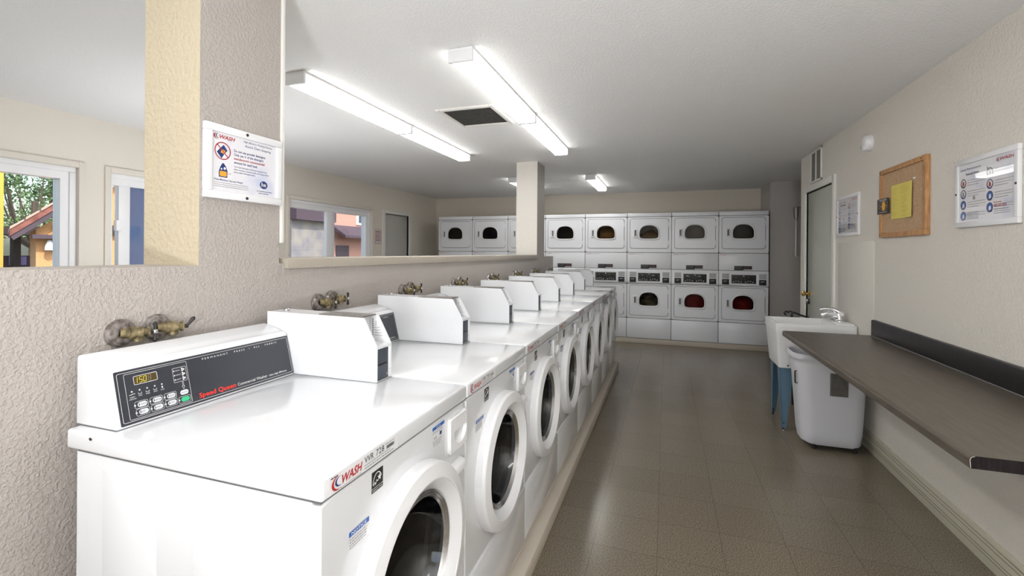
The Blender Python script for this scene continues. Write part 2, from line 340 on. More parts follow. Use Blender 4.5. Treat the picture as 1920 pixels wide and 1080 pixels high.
# partition with openings between columns
b = MB(); XP2 = -1.72; ZS = 1.408; PEND = 6.12
P1 = (1.113, 1.445); P2 = (5.29, 5.63)
b.box(XP2, XP, YF, PEND, 0, ZS, 'wallpart')
struct('wall_partition', b)
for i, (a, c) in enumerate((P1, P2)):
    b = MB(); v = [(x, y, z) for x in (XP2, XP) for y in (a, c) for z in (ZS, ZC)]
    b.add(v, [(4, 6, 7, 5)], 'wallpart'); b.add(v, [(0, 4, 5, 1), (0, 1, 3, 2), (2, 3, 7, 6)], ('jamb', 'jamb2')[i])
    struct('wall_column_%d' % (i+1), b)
struct('trim_1', MB().box(XP-.006, XP+.008, 1.447, 1.462, 1.49, ZC, 'trim', .002))           # corner bead beside the near column
struct('trim_2', MB().box(XP2-.01, XP+.014, 1.475, 5.29, 1.386, 1.428, 'sill', .004), 'beige sill board capping the partition')
b = MB()                                                                                       # grooved base moulding on the right wall
b.box(XR-.014, XR, YF, 6.03, 0, .145, 'basegrey', .003)
for z in (.045, .062, .098, .118): b.box(XR-.0152, XR-.013, YF, 6.03, z, z+.0035, 'groove')
struct('baseboard_right', b)
struct('trim_3', MB().box(XR-.006, XR, 4.055, 4.80, .70, 1.562, mat('splash_panel_paint', (.76, .725, .655), .35), .002), 'smooth cream splash panel on the wall above the sink')
# kerbs under the machines
b = MB(); b.box(XP, -.63, .72, 6.215, 0, .08, 'kerb', .004); b.box(-.632, -.565, .72, 5.985, 0, .078, 'kerb', .006)
tag(b.build('washer_plinth', origin=(-1, 3.4, 0)), 'long beige low plinth carrying the row of washers', 'plinth')
tag(MB().box(-4.10, 1.466, 7.745, 8.50, 0, .08, 'kerb', .004).build('dryer_plinth', origin=(-1.3, 8.1, 0)), 'beige low plinth under the stacked dryers', 'plinth')

# ------------------------------------------------------------------ windows and doors of the shell
def window(i, y0, y1, split, sash_left, glasses):
    r = bpy.data.objects.new('window_%d' % i, None); C.objects.link(r); r.location = (XL, y0, WZ0); OFF[r.name] = Vector(r.location); r['kind'] = 'structure'
    cz = .045
    b = MB()
    for a0, a1, z0, z1 in ((y0-cz, y0, WZ0-cz, WZ1+cz), (y1, y1+cz, WZ0-cz, WZ1+cz), (y0, y1, WZ1, WZ1+cz), (y0, y1, WZ0-cz, WZ0)): b.box(XL-.002, XL+.016, a0, a1, z0, z1, 'walll', .003)
    b.build('casing', r)
    b = MB(); f = .10; xf0, xf1 = XL-.12, XL-.03
    for a0, a1, z0, z1 in ((y0, y0+.035, WZ0+.05, WZ1-f), (y1-f, y1+.002, WZ0+.05, WZ1-f), (y0, y1+.002, WZ1-f, WZ1+.002), (y0, y1+.002, WZ0, WZ0+.05)): b.box(xf0, xf1, a0, a1, z0, z1, 'vinyl')
    b.box(xf0+.02, xf1+.012, y0, y1, WZ1-.04, WZ1+.001, 'vinyl', .003); b.box(xf0+.02, xf1+.012, y1-.045, y1+.001, WZ0, WZ1-.041, 'vinyl', .003)
    b.build('window_frame', r)
    for g0, g1 in glasses:
        MB().box(XL-.082, XL-.078, g0, g1, WZ0+.05, WZ1-f, 'winglass').build('pane', r)
    if split:
        b = MB(); b.box(xf0+.03, xf1-.005, split[0], split[1], WZ0+.05, WZ1-f, 'vinyl', .004); b.build('sash_stile', r)
    return r
window(1, WIN[0][0], WIN[0][1], None, 0, [(WIN[0][0]+.03, WIN[0][1]-.09)])
w2 = window(2, WIN[1][0], WIN[1][1], (2.735, 2.825), 0, [(2.67, 2.74), (2.82, 4.06)])
MB().box(XL-.075, XL-.0745, 2.825, 4.06, WZ0+.05, WZ1-.1, 'screen').build('insect_screen', w2)
MB().box(XL-.03, XL+.012, 2.69, 2.735, 1.62, 1.71, 'vinyl', .006).build('latch', w2)
window(3, WIN[2][0], WIN[2][1], (5.345, 5.50), 0, [(4.65, 5.35), (5.49, 6.24)])
dl = bpy.data.objects.new('door_1', None); C.objects.link(dl); dl.location = (XL, 7.08, 0); OFF[dl.name] = Vector(dl.location); dl['kind'] = 'structure'
b = MB()
for a0, a1, z0, z1 in ((6.625, DL0, 0, 2.165), (DL1, 7.53, 0, 2.165), (DL0, DL1, DLZ, 2.165)): b.box(XL-.1, XL+.018, a0, a1, z0, z1, 'trim', .004)
b.build('door_frame', dl)
MB().box(XL-.07, XL-.03, DL0+.002, DL1-.003, .008, DLZ-.006, 'doorwhite', .003).build('door_leaf', dl)
b = MB(); b.cyl((XL-.03, 6.77, 1.0), (XL+.02, 6.77, 1.0), .012, 'brass'); b.sphere((XL+.035, 6.77, 1.0), .026, 'brass'); b.build('door_handle', dl)
dr = bpy.data.objects.new('door_2', None); C.objects.link(dr); dr.location = (XR, 5.37, 0); OFF[dr.name] = Vector(dr.location); dr['kind'] = 'structure'
b = MB()
for a0, a1, z0, z1 in ((4.885, RD0, 0, 2.19), (RD1, 5.86, 0, 2.19), (RD0, RD1, RDZ, 2.19)): b.box(XR-.018, XR+.10, a0, a1, z0, z1, 'trim', .004)
b.build('door_frame', dr)
MB().box(XR+.012, XR+.05, RD0+.002, RD1-.001, .008, RDZ-.008, 'doorpaint', .003).build('door_leaf', dr)
b = MB(); yk = 5.735; b.lathe([(.0, .0), (.032, 0), (.032, .006), (.013, .012), (.011, .03), (.018, .036), (.029, .048), (.029, .062), (.018, .072), (0, .074)], (XR+.012, yk, 1.035), (-1, 0, 0), 'brass', 28); b.build('door_knob', dr)
b = MB(); b.lathe([(0, 0), (.03, 0), (.03, .008), (.022, .016), (0, .016)], (XR+.012, yk, .955), (-1, 0, 0), 'iron', 24); b.box(XR-.012, XR-.002, yk-.006, yk+.006, .935, .975, 'chrome', .002); b.build('deadbolt', dr)
for z in (1.88, 1.1, .3): b = MB(); b.cyl((XR-.002, 4.955, z-.05), (XR-.002, 4.955, z+.05), .008, 'chrome', 12); b.box(XR+.006, XR+.013, 4.952, 4.985, z-.048, z+.048, 'chrome', .001); b.build('hinge', dr)

# ------------------------------------------------------------------ ceiling lamps
def lamp(x, y, L, label):
    t = thing('ceiling_lamp', (x, y+L/2, ZC), label, 'lamp', 'fluorescent lamps on the ceiling')
    hw = .07; z0 = ZC-.075
    MB().box(x-hw, x+hw, y, y+L, ZC-.014, ZC-.001, 'lampmetal', .002).build('housing', t)
    for a in (y, y+L-.018): MB().box(x-hw-.001, x+hw+.001, a, a+.018, z0, ZC-.012, 'lampmetal', .003).build('end_cap', t)
    prof = [(-hw+.002, ZC-.014), (-hw+.004, z0+.018), (-hw+.014, z0+.004), (hw-.014, z0+.004), (hw-.004, z0+.018), (hw-.002, ZC-.014)]
    MB().prism(prof, lambda a, c, h: (x+a, h, c), y+.018, y+L-.018, 'lensside').box(x-hw+.0135, x+hw-.0135, y+.018, y+L-.018, z0+.0025, z0+.0042, 'lens').build('lens', t)
    return t
lamp(-1.042, 2.222, 1.24, 'bright fluorescent ceiling lamp nearest the camera, right of the dark ceiling vent')
lamp(-1.042, 3.462, 1.24, 'fluorescent ceiling lamp continuing the near one toward the far column')
lamp(-2.138, 2.222, 1.24, 'fluorescent ceiling lamp over the rear aisle, left end beside the near column')
lamp(-2.138, 3.462, 1.24, 'fluorescent ceiling lamp over the rear aisle, further from the near column')
lamp(-1.004, 6.385, 1.24, 'small far ceiling lamp in front of the dryers, right of the far column')
lamp(-2.12, 6.34, 1.24, 'far ceiling lamp almost hidden behind the far column')
lamp(-1.042, -.90, 1.24, 'fluorescent ceiling lamp added as fill behind the camera over the aisle')  # three unseen lamps added to brighten the near end
lamp(.55, -.90, 1.24, 'fluorescent ceiling lamp added as fill behind the camera near the right wall')
lamp(-2.138, -.90, 1.24, 'fluorescent ceiling lamp added as fill behind the camera over the rear aisle')

# ceiling vent
t = thing('ceiling_vent', (-1.44, 3.385, ZC), 'white framed dark return air vent in the ceiling between the lamps', 'vent')
b = MB(); va, vb, vc, vd = -1.672, -1.205, 3.132, 3.632
for q in ((va, va+.035, vc, vd), (vb-.035, vb, vc, vd), (va+.035, vb-.035, vc, vc+.035), (va+.035, vb-.035, vd-.035, vd)): b.box(*q, ZC-.018, ZC-.0005, 'trim', .004)
b.build('vent_frame', t)
MB().box(va+.034, vb-.034, vc+.034, vd-.034, ZC-.006, ZC-.001, 'filter').build('filter', t)
# wall vent above the right-hand door
t = thing('wall_vent', (XR, 5.455, 2.20), 'grey louvred air vent high on the right wall above the door', 'vent')
b = MB(); ya, yb2, za, zb = 5.275, 5.632, 2.20, 2.532
for q in ((ya, ya+.022, za, zb), (yb2-.022, yb2, za, zb), (ya, yb2, za, za+.022), (ya, yb2, zb-.022, zb), (5.445, 5.462, za, zb)): b.box(XR-.014, XR-.0005, *q, 'trim', .003)
b.build('vent_frame', t)
b = MB(); b.box(XR-.004, XR-.001, ya+.02, yb2-.02, za+.02, zb-.02, 'grilledark')
for i in range(24):
    z = za+.03+i*.0118; b.solid([(XR-.012, y, z+dz) for y in (ya+.02, yb2-.02) for dz in (0, .003)]+[(XR-.004, y, z+.007+dz) for y in (ya+.02, yb2-.02) for dz in (0, .003)], [(0, 1, 3, 2), (4, 6, 7, 5), (0, 4, 5, 1), (2, 3, 7, 6), (0, 2, 6, 4), (1, 5, 7, 3)], 'grille')
b.build('louvre', t)
# smoke alarm
t = thing('smoke_alarm', (XR, 4.148, 2.30), 'round white smoke alarm high on the right wall', 'smoke alarm')
MB().lathe([(0, 0), (.062, 0), (.062, .010), (.058, .014)], (XR, 4.148, 2.30), (-1, 0, 0), 'plastic', 40).build('mounting_base', t)
b = MB(); b.lathe([(.058, .012), (.060, .018), (.058, .034), (.048, .044), (.03, .048), (0, .049)], (XR, 4.148, 2.30), (-1, 0, 0), 'plastic', 40)
for k in range(3): b.lathe([(0, 0), (.006, 0), (.006, .003), (0, .003)], (XR-.045, 4.16+.012*k, 2.315-.02*k), (-1, 0, 0), 'grey', 12)
b.build('sensor_cover', t)

# ------------------------------------------------------------------ logo and sticker printing helpers
def wash_logo(b, fr, a, c, h, wd, n=.0006):                  # swoosh pair + the four letters
    def crescent(cx, cy, ra, rb, th, m):
        out, inn = [], []
        for i in range(15):
            q = PI*.42+(PI*1.25)*i/14; k = math.sin(PI*i/14)
            out.append((cx+ra*math.cos(q), cy+rb*math.sin(q))); inn.append((cx+(ra-th*k)*math.cos(q), cy+(rb-th*k*.8)*math.sin(q)))
        for i in range(14): b.poly(fr, [out[i], out[i+1], inn[i+1], inn[i]], m, n)
    crescent(a+h*.75, c+h*.45, h*.75, h*.6, h*.28, 'darkred'); crescent(a+h*1.0, c+h*.52, h*.58, h*.42, h*.22, 'navy')
    b.text(fr, 'WASH', a+h*1.28, c+h*.12, h*1.05, 'darkred', n, bold=.025, shear=.25, width=wd-h*1.28)
def greek(b, fr, a, c, wd, ht, m, n=.0006):                  # a line of print too small to read
    x = a
    while x < a+wd:
        L = min(random.uniform(.8, 2.6)*ht*1.6, a+wd-x); b.rect(fr, x, c, x+L, c+ht, m, n); x += L+ht*.7

# ------------------------------------------------------------------ washers
W0, WP = .729, .686
XF = -.634; YC = W0+.343; ZD = .63
def id_sticker(code):
    b = MB(); f = Fr((-.629, W0+.022, .9735), (0, 1, 0), (0, 0, 1))
    b.rect(f, 0, 0, .245, .036, 'paper2', .0006)
    wash_logo(b, f, .006, .006, .024, .098, .0012)
    b.text(f, 'VVR', .112, .017, .020, 'black', .0012, width=.033); b.text(f, code, .154, .017, .020, 'black', .0012, width=.032)
    x = .196
    while x < .226:
        wbar = random.choice((.0007, .0012, .0018)); b.rect(f, x, .016, x+wbar, .024, 'black', .0012); x += wbar+.0009
    greek(b, f, .112, .011, .10, .0022, 'grey', .0012); greek(b, f, .112, .0045, .115, .0026, 'grey', .0012); greek(b, f, .19, .028, .042, .0018, 'grey', .0012); greek(b, f, .032, .002, .07, .0016, 'grey', .0012); greek(b, f, .004, .031, .02, .0022, 'black', .0012)
    return b
def make_washer():
    y0 = W0+.003; y1 = W0+WP-.003
    t = thing('washing_machine', (-1.0, YC, .08), 'nearest white front-load washing machine, its control panel in full view', 'washing machine', 'front-load washers in the row')
    b = MB(); a0, a1, c0, c1 = -1.365, -.656, .098, .968
    for q in ((a0, a1, y0+.003, y0+.013, c0, c1), (a0, a1, y1-.013, y1-.003, c0, c1), (a0, a0+.01, y0+.013, y1-.013, c0, c1), (a0+.01, a1, y0+.013, y1-.013, c0, c0+.01)): b.box(*q, 'enamel')
    for e0, e1, g1 in ((-1.268, -1.088, .935), (-.975, -.806, .935)): b.box(e0, e1, y0+.0012, y0+.0045, .16, g1, 'enamel', .0014, 2)
    b.build('cabinet', t)
    b = MB()                                                                      # front panel with the round opening
    N = 96; outer = rayloop(rr(y0+.001, .352, y1-.001, .9665, .006), (YC, ZD), N)
    hole = circ((YC, ZD), .222, N)
    Lp = lambda pts, x: [Vector((x, p[0], p[1])) for p in pts]
    b.loops([Lp(outer, -.656), Lp(outer, XF-.004), Lp(rayloop(rr(y0+.005, .356, y1-.005, .962, .006), (YC, ZD), N), XF), Lp(hole, XF), Lp(circ((YC, ZD), .222, N), -.656)], 'enamel')
    fp = b.build('front_panel', t)
    MB().box(-.656, -.628, y0+.001, y1-.001, .095, .3475, 'enamel', .004).build('lower_panel', t)
    for sx in (-1.30, -.72):
        for sy in (y0+.06, y1-.06): MB().cyl((sx, sy, .08), (sx, sy, .10), .02, 'darkgrey', 12).build('foot', t)
    b = MB(); b.box(-1.40, -.629, y0-.001, y1+.001, .9685, 1.0165, 'enamel', .007, 3); b.disc(Fr((-1.309, y0-.0012, 1.003), (1, 0, 0), (0, 0, 1)), 0, 0, .006, 'iron', .0003, 7, .004)
    b.build('lid', t)
    b = MB(); b.box(-1.36, -.6325, y0+.001, y1-.001, .9670, .9690, 'darkgrey'); b.box(-1.416, -.9175, W0+.596, W0+.684, 1.0160, 1.0178, 'darkgrey'); b.box(-1.414, -1.2608, W0+.028, W0+.595, 1.0160, 1.0177, 'darkgrey'); b.build('lid_gap_shade', t)  # dark strips paint the shade lines under lid, coin box and console
    # tub, door
    b = MB(); b.lathe([(.221, -.657), (.205, -.675), (.215, -.69), (.20, -.70), (.235, -.71), (.235, -1.15), (0, -1.16)], (0, YC, ZD), (1, 0, 0), 'drumsteel', 48)
    for k in range(3):
        q = 2*PI*k/3+.6; b.solid([(x, YC+r*math.cos(q+d), ZD+r*math.sin(q+d)) for x in (-1.12, -.74) for r, d in ((.234, -.13), (.234, .13), (.185, 0))], [(0, 1, 2), (3, 5, 4), (0, 3, 4, 1), (1, 4, 5, 2), (2, 5, 3, 0)], 'drumsteel', .006)
    b.build('drum', t)
    b = MB(); [b.lathe(q, (0, YC, ZD), (1, 0, 0), 'plastic', 80) for q in ([(.222, -.6335), (.263, -.6335)], [(.263, -.6335), (.262, -.606)], [(.262, -.606), (.2605, -.598), (.256, -.594)], [(.256, -.594), (.222, -.5865)], [(.222, -.5865), (.2185, -.587), (.2165, -.590)], [(.2165, -.590), (.1865, -.614), (.185, -.620)])]
    door = b.build('door', t)
    b = MB(); b.lathe([(.1865, -.6125), (.182, -.611), (.180, -.614), (.176, -.613), (.173, -.617), (.169, -.616), (.165, -.622)], (0, YC, ZD), (1, 0, 0), 'steel', 64); b.build('trim_ring', door)
    b = MB(); b.lathe([(.166, -.621), (.160, -.640), (.145, -.672), (.12, -.700), (.08, -.718), (.04, -.726), (0, -.728)], (0, YC, ZD), (1, 0, 0), 'doorglass', 56); b.build('door_glass', door)
    b = MB(); b.solid([(XF+.001, W0+.553, .768), (XF+.001, W0+.640, .768), (XF+.001, W0+.640, .800), (XF+.001, W0+.553, .800), (-.604, W0+.560, .772), (-.604, W0+.634, .772), (-.608, W0+.634, .796), (-.608, W0+.560, .796)], [(0, 1, 2, 3), (4, 5, 6, 7), (0, 1, 5, 4), (1, 2, 6, 5), (2, 3, 7, 6), (3, 0, 4, 7)], 'plastic', .003); b.build('door_handle', t)
    # detergent drawer with scooped grip
    b = MB(); d0, d1, e0, e1 = W0+.553, W0+.678, .832, .942; cc = (d1-.052, .893)
    out = rr(d0, e0, d1, e1, .008); scoop = [(cc[0]+.047*math.copysign(abs(math.cos(q))**(1 if math.sin(q) < 0 else .3), math.cos(q)), cc[1]+(.044*math.sin(q) if math.sin(q) < 0 else .005*abs(math.sin(q))**.3)) for q in [2*PI*i/60 for i in range(60)]]
    lo, ls, ld = rayloop(out, cc), rayloop(scoop, cc), rayloop([(cc[0]+(p[0]-cc[0])*.9, cc[1]+(p[1]-cc[1])*.55) for p in scoop], cc)
    b.loops([Lp(lo, XF+.0005), Lp(lo, XF+.008), Lp([(cc[0]+(p[0]-cc[0])*.96, cc[1]+(p[1]-cc[1])*.96) for p in lo], XF+.011), Lp(ls, XF+.011), Lp(ld, XF-.012)], 'plastic', cap1=True)
    b.build('detergent_drawer', t)
    # stickers
    id_sticker('728').build('id_sticker', t)
    f = Fr((XF, 0, 0), (0, 1, 0), (0, 0, 1))
    b = MB(); g = f.at(W0+.168, .905)
    b.rect(g, 0, 0, .044, .048, 'black', .0006); b.rect(g, 0, .0095, .044, .0105, 'white', .001)
    b.line(g, [(.004+.018*(1-math.cos(q)), .014+.028*math.sin(q)) for q in [PI*.05+PI*.75*i/12 for i in range(13)]], .0022, 'white', .001)
    st = [(.030+.009*(1 if k % 2 else .42)*math.sin(2*PI*k/10+.1+PI), .028-.009*(1 if k % 2 else .42)*math.cos(2*PI*k/10+.1+PI)*-1) for k in range(10)]
    b.poly(g, st, 'white', .001); b.line(g, [(.006, .016), (.011, .022), (.014, .017), (.019, .025), (.024, .021)], .0022, 'white', .001)
    b.text(g, 'ENERGY STAR', .003, .0025, .006, 'white', .001, width=.038)
    b.build('energy_label', t)
    b = MB(); g = f.at(W0+.088, .822); b.rect(g, 0, 0, .072, .041, 'paper2', .0006); b.rect(g, .001, .029, .071, .040, 'blue', .001); b.text(g, 'NOTICE', .009, .0312, .0095, 'white', .0014, bold=.01, width=.052)
    for k in range(4): greek(b, g, .003, .022-.006*k, .058, .0022, 'grey', .001)
    b.build('notice_sticker', t)
    b = MB(); g = f.at(W0+.454, .893); b.rect(g, 0, 0, .077, .060, 'paper2', .0006); b.rect(g, .001, .049, .076, .059, 'blue', .001); b.text(g, 'NOTICE', .024, .0515, .006, 'white', .0014, bold=.01, width=.026)
    for k in range(2): greek(b, g, .005, .044-.005*k, .06, .002, 'grey', .001)
    b.poly(g, [(.045, .024), (.058, .024), (.060, .036), (.052, .034), (.046, .037)], 'navy', .001); b.line(g, [(.012, .030), (.012, .024), (.024, .024)], .0025, 'grey', .001); b.disc(g, .024, .027, .003, 'grey', .001)
    for k in range(4): greek(b, g, .005, .016-.0045*k, .06-.004*k, .0019, 'grey', .001)
    b.build('notice_sticker', t)
    # console
    k0, k1 = W0+.029, W0+.594; zl = 1.0168
    b = MB(); b.prism([(-1.415, zl), (-1.262, zl), (-1.298, 1.160), (-1.306, 1.168), (-1.322, 1.1705), (-1.345, 1.179), (-1.400, 1.193), (-1.413, 1.189)], lambda a, c, h: (a, h, c), k0, k1, 'enamel', .005, 3)
    con = b.build('console', t)
    up = (Vector((-1.298, 0, 1.160))-Vector((-1.262, 0, zl))).normalized()
    p = Fr(Vector((-1.262, W0+.040, zl))+up*.006, (0, 1, 0), up)
    b = MB(); S = .55; Hh = .135
    b.loops([[p(x, y, .0002) for x, y in rr(0, 0, S, Hh, .003)], [p(x, y, .0015) for x, y in rr(0, 0, S, Hh, .003)]], 'panel', cap1=True)
    n = .002; n2 = .0024; V = .135/.14
    b.rrect(p, .0055, .0066*V, .545, .1335*V, .004, 'white', n, .0009); b.rrect(p, .0208, .0104*V, .180, .1287*V, .003, 'white', n, .0008)
    b.rrect(p, .0418, .097*V, .0988, .119*V, .003, 'white', n, .0010); b.rrect(p, .0425, .0977*V, .098, .1183*V, .0025, 'lcdbg', n)
    seg = {'1': 'bc', '5': 'afgcd', '0': 'abcdef', '8': 'abcdefg'}
    def digit(ch, ox, oy, ww, hh, m):
        pos = dict(a=((0, hh), (ww, hh)), b=((ww, hh), (ww, hh/2)), c=((ww, hh/2), (ww, 0)), d=((0, 0), (ww, 0)), e=((0, 0), (0, hh/2)), f=((0, hh/2), (0, hh)), g=((0, hh/2), (ww, hh/2)))
        for sname in seg[ch]:
            (x_a, y_a), (x_b, y_b) = pos[sname]; sl_ = .12
            b.line(p, [(ox+x_a+y_a*sl_, oy+y_a), (ox+x_b+y_b*sl_, oy+y_b)], .0014, m, n2)
    dimdig = M['wood']
    for ch, ox in (('1', .043), ('5', .0545), ('0', .0645)): digit(ch, ox, .101*V, .0062, .0135, 'lcd')
    digit('8', .076, .101*V, .0062, .0135, 'brownlabel')
    for i, (lx, nm) in enumerate(((.0337, 'INSERT\nCOINS'), (.052, 'WASH'), (.0702, 'RINSE'), (.089, 'SPIN'), (.1071, 'DOOR'))):
        b.disc(p, lx, .0815*V, .0021, 'btn', n, 10)
        if i < 1: b.text(p, 'INSERT', lx-.006, .0655*V, .0042, 'white', n, width=.012); b.text(p, 'COINS/CARD', lx-.0085, .0605*V, .0042, 'white', n, width=.017); b.line(p, [(lx-.007, .0735*V), (lx-.002, .0735*V), (lx+.002, .0755*V), (lx+.007, .0745*V)], .0012, 'white', n)
        elif i < 4: b.text(p, nm, lx-.0045, .0655*V, .0042, 'white', n, width=.009); b.line(p, [(lx-.004, .0755*V), (lx-.0035, .0715*V), (lx+.0035, .0715*V), (lx+.004, .0755*V)], .0009, 'white', n)
        else: b.text(p, nm, lx-.0045, .0655*V, .0042, 'white', n, width=.009); b.rrect(p, lx-.0015, .071*V, lx+.0015, .0765*V, .0012, 'white', n)
    names = [('NORMAL', .0524, .0439), ('HOT', .0533, .0243), ('PERM PRESS', .0888, .0439), ('WARM', .0892, .0240), ('DELICATE', .1250, .0438), ('COLD', .1250, .0247)]
    for nm, lx, ly in names:
        ly *= V; b.rrect(p, lx-.0165, ly-.0086, lx+.0148, ly+.0086, .004, 'white', n, .0007); b.disc(p, lx-.0165, ly, .0024, 'btn', n2, 10)
        b.rrect(p, lx-.0105, ly-.0062, lx+.0125, ly+.0062, .0061, 'btn', n2); b.text(p, nm, lx-.004, ly-.0018, .0050, 'black', n2+.0003, width=min(.0026*len(nm), .0155))
        b.disc(p, lx-.0068, ly-.001, .0016, 'black', n2+.0003, 8); b.rect(p, lx-.0075, ly-.001, lx-.0061, ly+.004, 'black', n2+.0003)
    lx, ly = .1617, .0431*V; b.rrect(p, lx-.0115, ly-.0062, lx+.0115, ly+.0062, .0061, 'btn', n2); b.text(p, 'SOIL LEVEL', lx, ly-.0015, .0042, 'black', n2+.0003, width=.018, center=True)
    ly = .0238*V; b.rrect(p, lx-.0180, ly-.0092, lx+.0150, ly+.0082, .004, 'white', n, .0007); b.disc(p, lx-.0165, ly, .0024, 'btn', n2, 10); b.rrect(p, lx-.0115, ly-.0065, lx+.0118, ly+.0062, .0061, 'green', n2)
    b.rrect(p, .1394, .0755*V, .1762, .1158*V, .002, 'white', n, .0007)
    for k, nm in enumerate(('HEAVY', 'MEDIUM', 'LIGHT')):
        yy = (.108-.0125*k)*V; b.disc(p, .1432, yy, .002, 'btn', n, 10); b.text(p, nm, .147, yy-.0015, .0042, 'white', n, width=.0125)
        for q in range(3): b.disc(p, .167+.003*math.cos(2.1*q), yy+.003*math.sin(2.1*q), .0024, 'white', n, 8)
    b.line(p, [(.161, .0745*V), (.161, .061*V), (.1585, .061*V), (.1622, .052*V), (.166, .061*V), (.1635, .061*V), (.1635, .0745*V)], .0007, 'white', n)
    b.text(p, 'PERMANENT   PRESS  \u2022  ALL   FABRIC', .2274, .1215*V, .0072, 'white', n, width=.272, spacing=1.6)
    b.text(p, 'Speed Queen', .2010, .0135*V, .0185, 'red', n, bold=.022, shear=.05, width=.119); b.text(p, 'Commercial Washer', .3262, .0140*V, .0125, 'white', n, width=.112); b.text(p, 'Ultra High Efficiency', .4455, .0142*V, .0076, 'white', n, bold=.01, shear=.2, width=.076)
    b.build('control_panel', con)
    # coin box at the right of the console
    q0, q1 = W0+.597, W0+.683; th = .004
    b = MB()
    side = [(-1.392, zl), (-.919, zl), (-.919, 1.137), (-.972, 1.232), (-1.392, 1.236)]
    for s0, s1 in ((q0, q0+th), (q1-th, q1)): b.prism(side, lambda a, c, h: (a, h, c), s0, s1, 'enamel')
    core = [(-1.391, zl), (-.9195, zl), (-.9195, 1.020), (-.932, 1.020), (-.932, 1.128), (-.9195, 1.128), (-.9195, 1.1365), (-1.008, 1.140), (-1.008, 1.2325), (-1.391, 1.2352)]
    b.prism(core, lambda a, c, h: (a, h, c), q0+th, q1-th, 'enamel')
    cb = b.build('coin_box', t)
    b = MB(); b.box(-.9325, -.9215, q0+th, q0+.070, 1.0215, 1.127, 'coinplate', .001); b.box(-.922, -.918, q0+.008, q0+.058, 1.071, 1.076, 'black', .001); b.disc(Fr((-.9214, q0+.062, 1.035), (0, 1, 0), (0, 0, 1)), 0, 0, .0025, 'btn'); b.build('coin_slide', cb)
    b = MB(); b.box(-.932, -.920, q0+.0705, q1-th, 1.0215, 1.127, 'plastic', .001); b.rect(Fr((-.920, q0+.0705, 1.048), (0, 1, 0), (0, 0, 1)), 0, 0, .011, .001, 'grey'); b.build('coin_plate', cb)
    b = MB(); b.box(-1.165, -.980, q0+.006, q1-.006, 1.2325, 1.2368, 'brownlabel'); b.build('top_label', cb)
    f2 = Fr((-1.005, q1-th-.0006, 1.142), (1, 0, 0), (0, 0, 1)); b = MB(); b.poly(f2, [(.004, .004), (.078, .004), (.040, .080), (.004, .084)], 'paper2', .0002)
    for k in range(9): b.rect(f2, .010, .010+.0078*k, .0135, .0155+.0078*k, 'black', .0006)
    b.text(f2, '2', .020, .056, .018, 'grey', .0006)
    for k in range(4): greek(b, f2, .019, .045-.009*k, .022+.004*k, .0022, 'grey', .0006)
    b.build('price_label', cb)
    b = MB(); b.lathe([(0, 0), (.011, 0), (.011, .006), (.009, .008), (0, .008)], (-1.345, (q0+q1)/2, 1.2355), (0, 0, 1), 'steel', 20); b.build('lock', cb)
    return t
ORD = ['nearest', 'second', 'third', 'fourth', 'fifth', 'sixth', 'seventh', 'farthest']
wash = make_washer()
st2 = id_sticker('730').build('id_sticker_spare'); st_me = st2.data; bpy.data.objects.remove(st2)
st_me.transform(Matrix.Translation(-OFF[wash.name]))
for i in range(1, 8):
    c = copy_tree(wash); c.location = wash.location+Vector((0, WP*i, 0))
    c['label'] = ('second white washing machine from the camera, its sticker reading VVR 730' if i == 1 else
                  'farthest white washing machine, at the dryer end of the row' if i == 7 else
                  '%s white washing machine from the camera in the row' % ORD[i])
    for k in KIDS(c):
        if k.name.startswith('id_sticker'): k.data = st_me

# brass hose valves on the partition behind each washer
def valve(y, lever, name_label, z=1.212):
    t = thing('hose_valve', (XP, y, z), name_label, 'valve', 'brass hose valves behind the washers')
    MB().lathe([(0, 0), (.039, 0), (.039, .006), (.034, .016), (.016, .020), (.013, .020)], (XP, y, z), (1, 0, 0), 'rust', 32).build('flange', t)
    b = MB(); d = Vector((.30, .94, -.06)).normalized(); o = Vector((XP+.018, y, z))
    b.lathe([(.013, -.01), (.014, .0), (.014, .012), (.018, .013), (.018, .026), (.015, .027), (.017, .034), (.017, .042), (.012, .044), (.011, .052), (.015, .053), (.015, .058), (0, .058)], o, d, 'oldbrass', 20)
    b.lathe([(.011, 0), (.011, .014), (.013, .015), (.013, .024), (0, .024)], o+d*.032, (0, .1, -1), 'oldbrass', 16); b.build('valve_body', t)
    e = o+d*.058; b = MB()
    if lever:
        b.cyl(e-d*.002, e+d*.014, .006, 'iron', 12); s2 = Vector((.25, .55, .8)).normalized(); b.tube([e+d*.011, e+d*.011+s2*.012, e+d*.011+s2*.028, e+d*.011+s2*.034], [.004, .0045, .0065, .002], 'iron', 10)
    else:
        b.cyl(e-d*.002, e+d*.018, .005, 'iron', 12); h = e+d*.015; b.sphere(h, .008, 'steel', 12)
        for s2 in ((0, 0, 1), (0, 0, -1)):
            s2 = Vector(s2); b.tube([h+s2*.006, h+s2*.016, h+s2*.024, h+s2*.030], [.0038, .0045, .0068, .002], 'iron', 10)
    b.build('handle', t)
    return t
for i in range(8):
    nm = 'the %s washer' % ORD[i]
    o1, o2 = ((.153, .252) if i == 0 else (.245, .33))
    dzv = 0. if i == 0 else .0
    valve(W0+WP*i+o1, False, 'left tarnished brass hose valve on the wall behind %s' % nm, 1.224 if i == 0 else 1.232)
    valve(W0+WP*i+o2, i == 0, 'right tarnished brass hose valve on the wall behind %s' % nm, 1.226 if i == 0 else 1.240)

